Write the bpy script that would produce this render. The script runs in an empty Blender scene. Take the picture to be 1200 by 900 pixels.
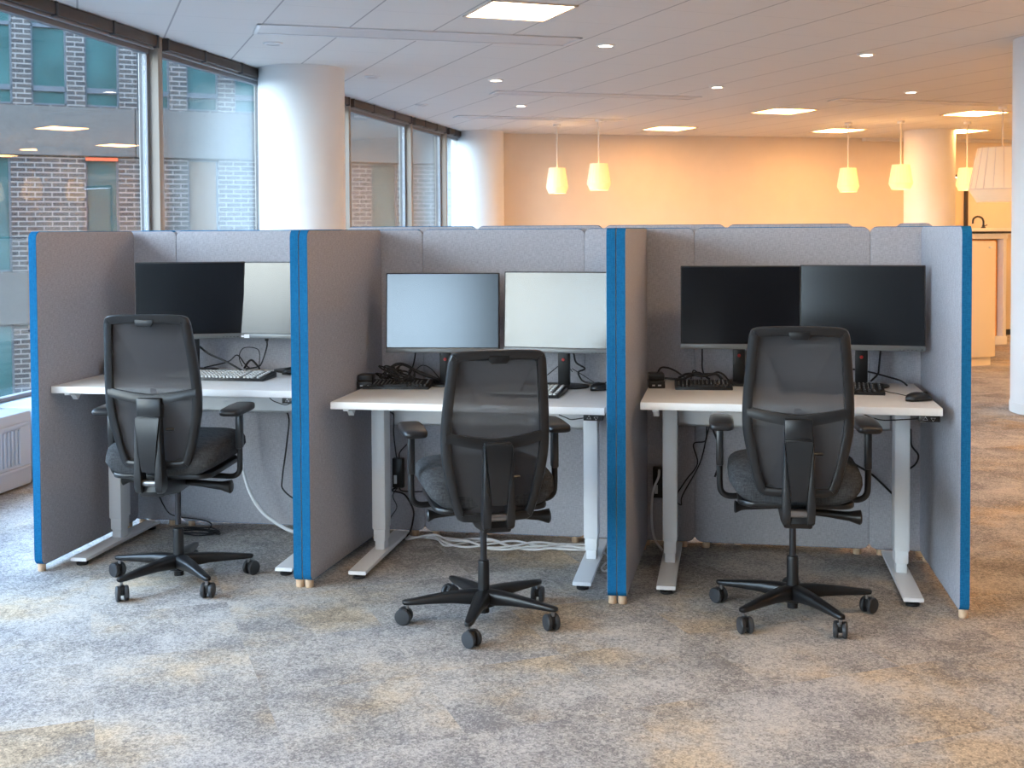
import bpy, bmesh, math, random
from mathutils import Vector, Matrix
random.seed(7)
SC = bpy.context.scene
COL = SC.collection
R = math.radians

# ------------------------------------------------------------------ materials
def mat(name):
    m = bpy.data.materials.new(name); m.use_nodes = True
    nt = m.node_tree
    return m, nt, nt.nodes['Principled BSDF']

def plain(name, col, rough=.5, metal=0., spec=.5, noise=0., nscale=60., bump=0., bscale=300.):
    m, nt, b = mat(name)
    b.inputs['Roughness'].default_value = rough
    b.inputs['Metallic'].default_value = metal
    b.inputs['Specular IOR Level'].default_value = spec
    b.inputs['Base Color'].default_value = (*col, 1)
    tc = nt.nodes.new('ShaderNodeTexCoord')
    if noise:
        n = nt.nodes.new('ShaderNodeTexNoise'); n.inputs['Scale'].default_value = nscale
        n.inputs['Detail'].default_value = 3
        nt.links.new(tc.outputs['Object'], n.inputs['Vector'])
        r = nt.nodes.new('ShaderNodeValToRGB')
        r.color_ramp.elements[0].position = .3; r.color_ramp.elements[1].position = .7
        r.color_ramp.elements[0].color = (*[c*(1-noise) for c in col], 1)
        r.color_ramp.elements[1].color = (*[min(1, c*(1+noise)) for c in col], 1)
        nt.links.new(n.outputs['Fac'], r.inputs['Fac'])
        nt.links.new(r.outputs['Color'], b.inputs['Base Color'])
    if bump:
        n2 = nt.nodes.new('ShaderNodeTexNoise'); n2.inputs['Scale'].default_value = bscale
        nt.links.new(tc.outputs['Object'], n2.inputs['Vector'])
        bp = nt.nodes.new('ShaderNodeBump'); bp.inputs['Strength'].default_value = bump
        bp.inputs['Distance'].default_value = .002
        nt.links.new(n2.outputs['Fac'], bp.inputs['Height'])
        nt.links.new(bp.outputs['Normal'], b.inputs['Normal'])
    return m

def emit(name, col, strength, base=(.8, .8, .8)):
    m, nt, b = mat(name)
    b.inputs['Base Color'].default_value = (*base, 1)
    b.inputs['Emission Color'].default_value = (*col, 1)
    b.inputs['Emission Strength'].default_value = strength
    return m

def fabric(name, c1, c2, scale=260.):
    """woven melange fabric: two thread directions plus a soft mottle"""
    m, nt, b = mat(name)
    N, L = nt.nodes.new, nt.links.new
    tc = N('ShaderNodeTexCoord')
    def stretched(sx, sy, sz):
        mp = N('ShaderNodeMapping'); mp.inputs['Scale'].default_value = (sx, sy, sz)
        L(tc.outputs['Object'], mp.inputs['Vector'])
        n = N('ShaderNodeTexNoise'); n.inputs['Scale'].default_value = 1; n.inputs['Detail'].default_value = 2
        L(mp.outputs['Vector'], n.inputs['Vector']); return n
    a = stretched(scale*.2, scale*.2, scale*1.3); c = stretched(scale*1.3, scale*1.3, scale*.2)
    add = N('ShaderNodeMath'); add.operation = 'ADD'
    L(a.outputs['Fac'], add.inputs[0]); L(c.outputs['Fac'], add.inputs[1])
    half = N('ShaderNodeMath'); half.operation = 'MULTIPLY'; half.inputs[1].default_value = .5
    L(add.outputs[0], half.inputs[0])
    r = N('ShaderNodeValToRGB')
    r.color_ramp.elements[0].position = .35; r.color_ramp.elements[1].position = .65
    r.color_ramp.elements[0].color = (*c1, 1); r.color_ramp.elements[1].color = (*c2, 1)
    L(half.outputs[0], r.inputs['Fac']); L(r.outputs['Color'], b.inputs['Base Color'])
    bp = N('ShaderNodeBump'); bp.inputs['Strength'].default_value = .25; bp.inputs['Distance'].default_value = .002
    L(half.outputs[0], bp.inputs['Height']); L(bp.outputs['Normal'], b.inputs['Normal'])
    b.inputs['Roughness'].default_value = .95
    b.inputs['Specular IOR Level'].default_value = .1
    return m

M = {}
M['grey_fabric'] = fabric('grey_fabric', (.35, .345, .375), (.52, .515, .55))
M['blue_fabric'] = fabric('blue_fabric', (.008, .105, .25), (.015, .16, .34))
M['seat_fabric'] = fabric('seat_fabric', (.030, .031, .033), (.070, .071, .074), 200)
M['oak'] = plain('oak', (.66, .47, .31), .5, noise=.12, nscale=40)
M['white_top'] = plain('white_top', (.80, .77, .73), .38, noise=.02, nscale=30)
M['white_edge'] = plain('white_edge', (.88, .88, .87), .4)
M['white_metal'] = plain('white_metal', (.76, .77, .78), .38, spec=.5, bump=.03, bscale=400)
M['silver_metal'] = plain('silver_metal', (.62, .63, .65), .3, metal=.6)
M['black_plastic'] = plain('black_plastic', (.008, .008, .009), .36)
M['frame_plastic'] = plain('frame_plastic', (.014, .0145, .016), .30)
M['dark_plastic'] = plain('dark_plastic', (.012, .012, .014), .36)
M['rubber'] = plain('rubber', (.012, .012, .013), .6)
M['wheel'] = plain('wheel', (.03, .032, .036), .5)
M['steel'] = plain('steel', (.33, .33, .34), .28, metal=1.)
M['dark_steel'] = plain('dark_steel', (.05, .05, .055), .3, metal=.7)
M['monitor_case'] = plain('monitor_case', (.014, .014, .016), .4)
M['monitor_chin'] = plain('monitor_chin', (.15, .155, .155), .35, metal=.3)
M['chin_text'] = plain('chin_text', (.03, .03, .03), .5)
M['screen'] = plain('screen', (.005, .006, .009), .17, spec=.5)
M['screen'].node_tree.nodes['Principled BSDF'].inputs['IOR'].default_value = 1.8
M['light_keys'] = plain('light_keys', (.62, .62, .60), .5)
M['dark_keys'] = plain('dark_keys', (.018, .018, .02), .45)
M['legend'] = plain('legend', (.55, .55, .55), .5)
M['black_cable'] = plain('black_cable', (.010, .010, .012), .5)
M['white_cable'] = plain('white_cable', (.75, .76, .78), .45)
M['sticker'] = plain('sticker', (.85, .86, .88), .5)
M['red_plastic'] = plain('red_plastic', (.5, .02, .015), .45)
M['white_paint'] = plain('white_paint', (.80, .79, .77), .6, noise=.015, nscale=6)
M['column_paint'] = plain('column_paint', (.82, .82, .81), .45, noise=.01, nscale=6)
M['wall_paint'] = plain('wall_paint', (.74, .66, .56), .7, noise=.02, nscale=4, bump=.06, bscale=180)
M['mullion'] = plain('mullion', (.33, .285, .24), .5)
M['mullion_dark'] = plain('mullion_dark', (.03, .03, .035), .5)
M['window_frame'] = plain('window_frame', (.22, .23, .25), .5)
M['blind_case'] = plain('blind_case', (.055, .042, .035), .5)
M['radiator'] = plain('radiator', (.42, .48, .56), .45)
M['kitchen_white'] = plain('kitchen_white', (.85, .83, .78), .35)
M['kitchen_beige'] = plain('kitchen_beige', (.72, .62, .46), .5)
M['orange_wood'] = plain('orange_wood', (.75, .30, .05), .5, noise=.12, nscale=5)
M['lamp_light'] = emit('lamp_light', (1., .52, .12), .62, (.9, .8, .6))
M['lamp_dim'] = emit('lamp_dim', (1., .55, .22), .16, (.85, .74, .58))
M['panel_light'] = emit('panel_light', (1., .70, .42), 15.)
M['panel_warm'] = emit('panel_warm', (1., .48, .15), 30.)
M['fill_panel_warm'] = emit('fill_panel_warm', (1., .54, .21), 82.)  # strong warm glow for the added unseen walkway panels
M['spot_light'] = emit('spot_light', (1., .83, .62), 14.)
M['panel_frame'] = plain('panel_frame', (.80, .66, .55), .5)
M['vent_metal'] = plain('vent_metal', (.72, .72, .73), .4, metal=.2)
M['vent_slot'] = plain('vent_slot', (.60, .60, .61), .5)
M['concrete'] = plain('concrete', (.070, .064, .058), .9, noise=.16, nscale=14, bump=.2, bscale=50)
M['facade_frame'] = plain('facade_frame', (.05, .06, .07), .5)
M['asphalt'] = plain('asphalt', (.13, .128, .12), .9, noise=.15, nscale=3)
M['brown_shade'] = plain('brown_shade', (.11, .066, .036), .6)
M['red_glow'] = emit('red_glow', (1., .16, .06), .5, (.7, .1, .05))  # red blind line with a glow put into its colour; no lamp
M['dark_wall'] = plain('dark_wall', (.05, .052, .058), .7)
M['lamp_cord'] = plain('lamp_cord', (.8, .74, .66), .5)

# teal glass of the building opposite
m, nt, b = mat('teal_pane')
tc = nt.nodes.new('ShaderNodeTexCoord'); n = nt.nodes.new('ShaderNodeTexNoise')
n.inputs['Scale'].default_value = .8; n.inputs['Detail'].default_value = 2
nt.links.new(tc.outputs['Object'], n.inputs['Vector'])
r = nt.nodes.new('ShaderNodeValToRGB')
r.color_ramp.elements[0].position = .35; r.color_ramp.elements[1].position = .65
r.color_ramp.elements[0].color = (.010, .045, .045, 1); r.color_ramp.elements[1].color = (.025, .085, .085, 1)
nt.links.new(n.outputs['Fac'], r.inputs['Fac']); nt.links.new(r.outputs['Color'], b.inputs['Base Color'])
b.inputs['Roughness'].default_value = .06; b.inputs['Specular IOR Level'].default_value = .8
M['teal_pane'] = m

# brick of the building opposite
m, nt, b = mat('brick')
tc = nt.nodes.new('ShaderNodeTexCoord'); mp = nt.nodes.new('ShaderNodeMapping')
mp.inputs['Rotation'].default_value = (R(90), 0, 0)
br = nt.nodes.new('ShaderNodeTexBrick')
sep = nt.nodes.new('ShaderNodeSeparateXYZ'); cmb = nt.nodes.new('ShaderNodeCombineXYZ')
nt.links.new(tc.outputs['Object'], sep.inputs[0])
nt.links.new(sep.outputs['X'], cmb.inputs['X']); nt.links.new(sep.outputs['Z'], cmb.inputs['Y'])
nt.links.new(cmb.outputs[0], br.inputs['Vector'])
br.inputs['Scale'].default_value = 1.; br.inputs['Brick Width'].default_value = .30
br.inputs['Row Height'].default_value = .092; br.inputs['Mortar Size'].default_value = .013
br.inputs['Mortar Smooth'].default_value = .2
br.inputs['Color1'].default_value = (.016, .015, .016, 1); br.inputs['Color2'].default_value = (.042, .035, .031, 1)
br.inputs['Mortar'].default_value = (.155, .142, .130, 1)
nt.links.new(br.outputs['Color'], b.inputs['Base Color']); b.inputs['Roughness'].default_value = .9
M['brick'] = m

# window glass
m, nt, b = mat('window_glass'); nt.nodes.remove(b)
out = nt.nodes['Material Output']
tr = nt.nodes.new('ShaderNodeBsdfTransparent'); tr.inputs[0].default_value = (.93, .975, .985, 1)
gl = nt.nodes.new('ShaderNodeBsdfGlossy'); gl.inputs['Roughness'].default_value = 0.; gl.inputs[0].default_value = (1, 1, 1, 1)
ge = nt.nodes.new('ShaderNodeNewGeometry'); dt = nt.nodes.new('ShaderNodeVectorMath'); dt.operation = 'DOT_PRODUCT'
nt.links.new(ge.outputs['Normal'], dt.inputs[0]); nt.links.new(ge.outputs['Incoming'], dt.inputs[1])
def mth(op, a, b_=None, c=None):
    n = nt.nodes.new('ShaderNodeMath'); n.operation = op
    for i, v in enumerate((a, b_, c)):
        if v is None: continue
        if isinstance(v, (int, float)): n.inputs[i].default_value = v
        else: nt.links.new(v, n.inputs[i])
    return n.outputs[0]
ab = mth('ABSOLUTE', dt.outputs['Value'])
sch = mth('MULTIPLY_ADD', mth('POWER', mth('SUBTRACT', 1., ab), 5.), .96, .04)
mx = nt.nodes.new('ShaderNodeMixShader')
nt.links.new(sch, mx.inputs[0]); nt.links.new(tr.outputs[0], mx.inputs[1]); nt.links.new(gl.outputs[0], mx.inputs[2])
nt.links.new(mx.outputs[0], out.inputs['Surface'])
M['window_glass'] = m

# chair back netting
m, nt, b = mat('netting')
out = nt.nodes['Material Output']
b.inputs['Base Color'].default_value = (.088, .085, .090, 1); b.inputs['Roughness'].default_value = .8
b.inputs['Specular IOR Level'].default_value = .25
tc = nt.nodes.new('ShaderNodeTexCoord'); n = nt.nodes.new('ShaderNodeTexWave'); n.bands_direction = 'Z'
n.inputs['Scale'].default_value = 90.; n.inputs['Distortion'].default_value = .4
nt.links.new(tc.outputs['Object'], n.inputs['Vector'])
mr = nt.nodes.new('ShaderNodeMapRange'); mr.inputs[3].default_value = .06; mr.inputs[4].default_value = .20
nt.links.new(n.outputs['Fac'], mr.inputs[0])
tr = nt.nodes.new('ShaderNodeBsdfTransparent'); mx = nt.nodes.new('ShaderNodeMixShader')
nt.links.new(mr.outputs[0], mx.inputs[0]); nt.links.new(b.outputs[0], mx.inputs[1]); nt.links.new(tr.outputs[0], mx.inputs[2])
nt.links.new(mx.outputs[0], out.inputs['Surface'])
M['netting'] = m

# carpet tiles, laid on the same skewed grid as the ceiling
GRID = R(30.5)
def grid_nodes(nt, size, ox, oy):
    N, L = nt.nodes.new, nt.links.new
    tc = N('ShaderNodeTexCoord')
    mp = N('ShaderNodeMapping'); mp.vector_type = 'TEXTURE'
    mp.inputs['Location'].default_value = (ox, oy, 0); mp.inputs['Rotation'].default_value = (0, 0, GRID)
    mp.inputs['Scale'].default_value = (size, size, 1)
    L(tc.outputs['Object'], mp.inputs['Vector'])
    return tc, mp
m, nt, b = mat('carpet')
N, L = nt.nodes.new, nt.links.new
tc, mp = grid_nodes(nt, .5, .259, -.052)
fl = N('ShaderNodeVectorMath'); fl.operation = 'FLOOR'; L(mp.outputs[0], fl.inputs[0])
wn = N('ShaderNodeTexWhiteNoise'); wn.noise_dimensions = '2D'; L(fl.outputs[0], wn.inputs['Vector'])
off = N('ShaderNodeVectorMath'); off.operation = 'SCALE'; off.inputs['Scale'].default_value = .26
L(wn.outputs['Color'], off.inputs[0])
ad = N('ShaderNodeVectorMath'); L(tc.outputs['Object'], ad.inputs[0]); L(off.outputs[0], ad.inputs[1])
big = N('ShaderNodeTexNoise'); big.inputs['Scale'].default_value = 2.6; big.inputs['Detail'].default_value = 5; big.inputs['Roughness'].default_value = .65
L(ad.outputs[0], big.inputs['Vector'])
def grain(step):
    sn = N('ShaderNodeVectorMath'); sn.operation = 'SNAP'; sn.inputs[1].default_value = (step, step, 1.)
    L(tc.outputs['Object'], sn.inputs[0])
    w_ = N('ShaderNodeTexWhiteNoise'); w_.noise_dimensions = '2D'; L(sn.outputs[0], w_.inputs['Vector']); return w_.outputs['Value']
g1, g2 = grain(.0045), grain(.011)
spk = N('ShaderNodeMath'); spk.operation = 'MULTIPLY_ADD'; spk.inputs[1].default_value = .6
g2s = N('ShaderNodeMath'); g2s.operation = 'MULTIPLY'; g2s.inputs[1].default_value = .4; L(g2, g2s.inputs[0])
L(g1, spk.inputs[0]); L(g2s.outputs[0], spk.inputs[2])
hue = N('ShaderNodeTexNoise'); hue.inputs['Scale'].default_value = 1.5; hue.inputs['Detail'].default_value = 5; hue.inputs['Roughness'].default_value = .6
ad2 = N('ShaderNodeVectorMath'); ad2.inputs[1].default_value = (7.3, 2.9, 1.); L(ad.outputs[0], ad2.inputs[0]); L(ad2.outputs[0], hue.inputs['Vector'])
rh = N('ShaderNodeValToRGB')
e = rh.color_ramp.elements; e[0].position = .42; e[1].position = .66
e[0].color = (.445, .42, .40, 1); e[1].color = (.53, .42, .30, 1)
x = e.new(.55); x.color = (.47, .43, .385, 1)
L(hue.outputs['Fac'], rh.inputs['Fac'])
mixf = N('ShaderNodeMath'); mixf.operation = 'MULTIPLY_ADD'; mixf.inputs[1].default_value = .50
L(spk.outputs[0], mixf.inputs[0]); L(big.outputs['Fac'], mixf.inputs[2])
rv = N('ShaderNodeValToRGB')
e = rv.color_ramp.elements; e[0].position = .76; e[1].position = 1.0
dv = N('ShaderNodeMath'); dv.operation = 'MULTIPLY'; dv.inputs[1].default_value = 1.0; L(mixf.outputs[0], dv.inputs[0])
e[0].color = (.46, .465, .49, 1); e[1].color = (1.22, 1.22, 1.20, 1)
e[0].position = .55; e[1].position = .98
x = e.new(.76); x.color = (.84, .84, .85, 1)
L(dv.outputs[0], rv.inputs['Fac'])
mul = N('ShaderNodeMix'); mul.data_type = 'RGBA'; mul.blend_type = 'MULTIPLY'; mul.inputs['Factor'].default_value = 1
L(rh.outputs['Color'], mul.inputs['A']); L(rv.outputs['Color'], mul.inputs['B'])
L(mul.outputs['Result'], b.inputs['Base Color'])
b.inputs['Roughness'].default_value = .97; b.inputs['Specular IOR Level'].default_value = .1
bp = N('ShaderNodeBump'); bp.inputs['Strength'].default_value = .3; bp.inputs['Distance'].default_value = .003
L(spk.outputs[0], bp.inputs['Height']); L(bp.outputs['Normal'], b.inputs['Normal'])
M['carpet'] = m

# suspended ceiling tiles with narrow dark joints
m, nt, b = mat('ceiling_tiles')
N, L = nt.nodes.new, nt.links.new
tc, mp = grid_nodes(nt, .61, 1.081, 3.359)
sp = N('ShaderNodeSeparateXYZ'); L(mp.outputs[0], sp.inputs[0])
def joint(sock, w):
    f = N('ShaderNodeMath'); f.operation = 'FRACT'; L(sock, f.inputs[0])
    s = N('ShaderNodeMath'); s.operation = 'SUBTRACT'; s.inputs[1].default_value = .5; L(f.outputs[0], s.inputs[0])
    a = N('ShaderNodeMath'); a.operation = 'ABSOLUTE'; L(s.outputs[0], a.inputs[0])
    g = N('ShaderNodeMath'); g.operation = 'GREATER_THAN'; g.inputs[1].default_value = .5-w; L(a.outputs[0], g.inputs[0])
    return g.outputs[0]
jx, jy = joint(sp.outputs['X'], .010), joint(sp.outputs['Y'], .006)
jy2 = N('ShaderNodeMath'); jy2.operation = 'MULTIPLY'; jy2.inputs[1].default_value = .35; L(jy, jy2.inputs[0])
mxj = N('ShaderNodeMath'); mxj.operation = 'MAXIMUM'; L(jx, mxj.inputs[0]); L(jy2.outputs[0], mxj.inputs[1])
cm = N('ShaderNodeMix'); cm.data_type = 'RGBA'; cm.inputs['A'].default_value = (.74, .735, .725, 1); cm.inputs['B'].default_value = (.40, .40, .41, 1)
L(mxj.outputs[0], cm.inputs['Factor']); L(cm.outputs['Result'], b.inputs['Base Color'])
b.inputs['Roughness'].default_value = .75; b.inputs['Specular IOR Level'].default_value = .3
M['ceiling_tiles'] = m

# ------------------------------------------------------------------ mesh builder
class MB:
    def __init__(s): s.bm = bmesh.new()
    def _add(s, bm, mtx=None, mi=0):
        if mtx is not None: bm.transform(mtx)
        for f in bm.faces: f.material_index = mi
        me = bpy.data.meshes.new('tmp'); bm.to_mesh(me); bm.free()
        s.bm.from_mesh(me); bpy.data.meshes.remove(me); return s
    def box(s, lo, hi, bev=0., seg=2, mtx=None, mi=0):
        bm = bmesh.new(); bmesh.ops.create_cube(bm, size=1)
        c = [(a+b)/2 for a, b in zip(lo, hi)]; d = [abs(b-a) for a, b in zip(lo, hi)]
        bm.transform(Matrix.Translation(c) @ Matrix.Diagonal((*d, 1)))
        if bev > 0:
            bev = min(bev, min(d)*.49)
            bmesh.ops.bevel(bm, geom=list(bm.edges), offset=bev, segments=seg, profile=.5, affect='EDGES')
        return s._add(bm, mtx, mi)
    def prism(s, pts, t0, t1, axis='y', bev=0., seg=2, mtx=None, mi=0):
        """closed 2D outline extruded along axis; pts are the other two coordinates in order"""
        bm = bmesh.new()
        def P(p, t):
            return {'y': (p[0], t, p[1]), 'x': (t, p[0], p[1]), 'z': (p[0], p[1], t)}[axis]
        a = [bm.verts.new(P(p, t0)) for p in pts]; b_ = [bm.verts.new(P(p, t1)) for p in pts]
        n = len(pts)
        fa = bm.faces.new(a); fb = bm.faces.new(b_[::-1])
        for i in range(n): bm.faces.new((a[i], b_[i], b_[(i+1) % n], a[(i+1) % n]))
        bmesh.ops.recalc_face_normals(bm, faces=bm.faces)
        if bev > 0:
            ed = [e for e in bm.edges if any(f in (fa, fb) for f in e.link_faces)]
            bmesh.ops.bevel(bm, geom=ed, offset=bev, segments=seg, profile=.5, affect='EDGES')
        return s._add(bm, mtx, mi)
    def tube(s, pts, r, seg=8, closed=False, mtx=None, mi=0):
        pts = [Vector(p) for p in pts]; n = len(pts)
        rs = r if isinstance(r, (list, tuple)) else [r]*n
        bm = bmesh.new(); rings = []
        up = None
        for i, p in enumerate(pts):
            if closed: t = pts[(i+1) % n]-pts[i-1]
            else: t = pts[min(i+1, n-1)]-pts[max(i-1, 0)]
            t.normalize()
            if up is None:
                up = Vector((0, 0, 1)) if abs(t.z) < .9 else Vector((1, 0, 0))
            u = (up-t*up.dot(t))
            if u.length < 1e-6: u = t.orthogonal()
            u.normalize(); up = u; v = t.cross(u)
            rings.append([bm.verts.new(p+(u*math.cos(2*math.pi*k/seg)+v*math.sin(2*math.pi*k/seg))*rs[i]) for k in range(seg)])
        m_ = n if closed else n-1
        for i in range(m_):
            a, b_ = rings[i], rings[(i+1) % n]
            for k in range(seg): bm.faces.new((a[k], a[(k+1) % seg], b_[(k+1) % seg], b_[k]))
        if not closed: bm.faces.new(rings[0][::-1]); bm.faces.new(rings[-1])
        for f in bm.faces: f.smooth = True
        return s._add(bm, mtx, mi)
    def lathe(s, prof, c=(0, 0, 0), seg=24, mtx=None, mi=0, cap=True):
        """prof: (radius, z) pairs from bottom to top"""
        bm = bmesh.new(); rings = []
        for r_, z in prof:
            rings.append([bm.verts.new((c[0]+r_*math.cos(2*math.pi*k/seg), c[1]+r_*math.sin(2*math.pi*k/seg), c[2]+z)) for k in range(seg)])
        for a, b_ in zip(rings, rings[1:]):
            for k in range(seg): bm.faces.new((a[k], a[(k+1) % seg], b_[(k+1) % seg], b_[k]))
        if cap: bm.faces.new(rings[0][::-1]); bm.faces.new(rings[-1])
        bmesh.ops.recalc_face_normals(bm, faces=bm.faces)
        return s._add(bm, mtx, mi)
    def loft(s, secs, closed=False, mtx=None, mi=0):
        """secs: list of equal-length closed rings of 3D points"""
        bm = bmesh.new(); rings = [[bm.verts.new(p) for p in q] for q in secs]
        k = len(rings[0]); n = len(rings)
        for i in range(n if closed else n-1):
            a, b_ = rings[i], rings[(i+1) % n]
            for j in range(k): bm.faces.new((a[j], a[(j+1) % k], b_[(j+1) % k], b_[j]))
        if not closed: bm.faces.new(rings[0][::-1]); bm.faces.new(rings[-1])
        bmesh.ops.recalc_face_normals(bm, faces=bm.faces)
        return s._add(bm, mtx, mi)
    def grid(s, rows, mtx=None, mi=0, thick=0.):
        bm = bmesh.new(); V = [[bm.verts.new(p) for p in r_] for r_ in rows]
        for a, b_ in zip(V, V[1:]):
            for j in range(len(a)-1): bm.faces.new((a[j], a[j+1], b_[j+1], b_[j]))
        if thick: bmesh.ops.solidify(bm, geom=list(bm.faces), thickness=thick)
        bmesh.ops.recalc_face_normals(bm, faces=bm.faces)
        return s._add(bm, mtx, mi)
    def build(s, name, mats, parent=None, smooth=True, angle=35):
        me = bpy.data.meshes.new(name); s.bm.to_mesh(me); s.bm.free()
        for m_ in (mats if isinstance(mats, (list, tuple)) else [mats]): me.materials.append(m_)
        if smooth:
            for p in me.polygons: p.use_smooth = True
            me.set_sharp_from_angle(angle=R(angle))
        o = bpy.data.objects.new(name, me); COL.objects.link(o)
        if parent is not None: o.parent = parent
        return o

def tag(o, label=None, cat=None, group=None, kind=None):
    if label: o['label'] = label
    if cat: o['category'] = cat
    if group: o['group'] = group
    if kind: o['kind'] = kind
    return o
def thing(name, label, cat, loc=(0, 0, 0), rz=0., group=None):
    o = bpy.data.objects.new(name, None); COL.objects.link(o)
    o.location = loc; o.rotation_euler = (0, 0, rz); o.empty_display_size = .1
    return tag(o, label, cat, group)
def kids(o): return [c for c in bpy.data.objects if c.parent == o]
def dup(o, loc=None, rz=None, label=None, parent=None, scale=None):
    c = o.copy(); COL.objects.link(c)
    if parent is not None: c.parent = parent
    if loc is not None: c.location = loc
    if rz is not None: c.rotation_euler = (0, 0, rz)
    if scale is not None: c.scale = scale
    if label: c['label'] = label
    for k in kids(o): dup(k, parent=c)
    return c
def structure(o, label=None):
    o['kind'] = 'structure'
    if label: o['label'] = label
    return o
def smooth_path(pts, sub=6, closed=False):
    P = [Vector(p) for p in pts]; out = []
    n = len(P)
    for i in range(n if closed else n-1):
        p1, p2 = P[i], P[(i+1) % n]
        p0 = P[i-1] if (closed or i > 0) else p1*2-p2
        p3 = P[(i+2) % n] if (closed or i+2 < n) else p2*2-p1
        for k in range(sub):
            t = k/sub
            out.append(.5*((2*p1)+(p2-p0)*t+(2*p0-5*p1+4*p2-p3)*t*t+(3*p1-p0-3*p2+p3)*t**3))
    if not closed: out.append(P[-1])
    return out
def rrect(x0, z0, x1, z1, r, seg=5):
    out = []
    for cx, cz, a0 in ((x1-r, z1-r, 0), (x0+r, z1-r, 90), (x0+r, z0+r, 180), (x1-r, z0+r, 270)):
        for k in range(seg+1):
            a = R(a0+90*k/seg); out.append((cx+r*math.cos(a), cz+r*math.sin(a)))
    return out

# ------------------------------------------------------------------ room shell
ZC = 2.9
fl_ = MB(); fl_.box((-1.38, -11.5, -.12), (12.5, 19.5, 0)); o = fl_.build('floor', M['carpet'], smooth=False); structure(o, 'carpet tile floor in mottled grey and beige')
ce = MB(); ce.box((-1.37, -11.5, ZC), (12.5, 19.5, ZC+.2)); o = ce.build('ceiling', M['ceiling_tiles'], smooth=False); structure(o, 'pale suspended tile ceiling')
uf = MB(); uf.box((-1.5, -11.6, ZC+.2), (12.6, 19.6, ZC+7.5)); structure(uf.build('sky_blocker', M['concrete'], smooth=False), 'unseen upper floors added to block sky light from the facade opposite')  # unseen mass added to dim the facade across the street
# back wall runs on the ceiling grid's slant
BW = math.atan2(2.74, 6.2)
bw0 = Vector((-.78, 12.98, 0))
mtxb = Matrix.Translation(bw0) @ Matrix.Rotation(BW, 4, 'Z')
w = MB(); w.box((-.45, 0, 0), (7.15, .2, ZC), mtx=mtxb); w.box((8.25, 0, 0), (14.6, .2, ZC), mtx=mtxb); w.box((7.15, 0, 2.32), (8.25, .2, ZC), mtx=mtxb)
structure(w.build('wall_back', M['wall_paint'], smooth=False), 'warm lit cream wall at the far end')
w = MB(); w.box((12.3, -11.5, 0), (12.5, 19.5, ZC)); structure(w.build('wall_right', M['wall_paint'], smooth=False), 'cream wall on the right')
w = MB(); w.box((1.3, -11.5, 0), (12.5, -11.3, ZC)); w.box((-1.38, -11.5, 0), (1.3, -11.3, .46))
structure(w.build('wall_rear', M['dark_wall'], smooth=False), 'unseen wall behind the viewer, kept dark for the monitor reflections')  # unseen end wall, toned dark so screens reflect black
d = MB(); d.box((7.2, .03, 0), (8.2, .09, 2.27), .004, mtx=mtxb); dr = structure(d.build('door_1', M['kitchen_beige']), 'pale door in the far wall')
d = MB()
for a in ((7.15, 0, 7.19, 2.32), (8.21, 0, 8.25, 2.32), (7.15, 2.28, 8.25, 2.32)): d.box((a[0], -.015, a[1]), (a[2], .1, a[3]), mtx=mtxb)
d.build('door_frame', M['blind_case'], dr)
d = MB(); d.tube([(7.28, -.0, 1.02), (7.28, -.03, 1.02), (7.40, -.03, 1.02)], .01, mtx=mtxb); d.build('door_handle', M['steel'], dr)
t = MB(); t.box((-.4, -.02, 0), (7.1, 0, .09), mtx=mtxb); structure(t.build('baseboard_back', M['white_paint'], smooth=False))
t = MB(); t.box((6.3, -.12, ZC-.05), (14.4, 0, ZC), mtx=mtxb); structure(t.build('trim_1', M['white_paint'], smooth=False), 'pale ledge along the top of the far wall')

# window wall: gently curved line of mullions
def wx(y):
    if y < 2: return -1.38
    return -1.38+.0026*(y-2)**2
MUL = [-11.3, -9.0, -6.85, -4.73, -2.61, -.49, 1.63, 3.75, 5.87, 7.98, 10.25, 11.83, 13.0]
wall = MB()
for a, b_ in zip(MUL, MUL[1:]):
    wall.grid([[(wx(a)-.12, a, 0), (wx(b_)-.12, b_, 0)], [(wx(a)-.12, a, .40), (wx(b_)-.12, b_, .40)]], thick=.06)
structure(wall.build('wall_left', M['mullion_dark'], smooth=False), 'low dark wall under the windows')
for i, y in enumerate(MUL):
    mu = MB(); x = wx(y)
    mu.box((x-.10, y-.035, 0), (x+.062, y+.035, ZC), .004)
    o = structure(mu.build('trim_%d' % (i+2), M['mullion']), 'beige window mullion')
    md = MB(); md.box((x-.09, y+.034, .40), (x+.052, y+.046, ZC-.1)); md.box((x-.09, y-.041, .40), (x-.022, y-.034, ZC-.1)); md.build('gasket', M['mullion_dark'], o)
FR = .022
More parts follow.
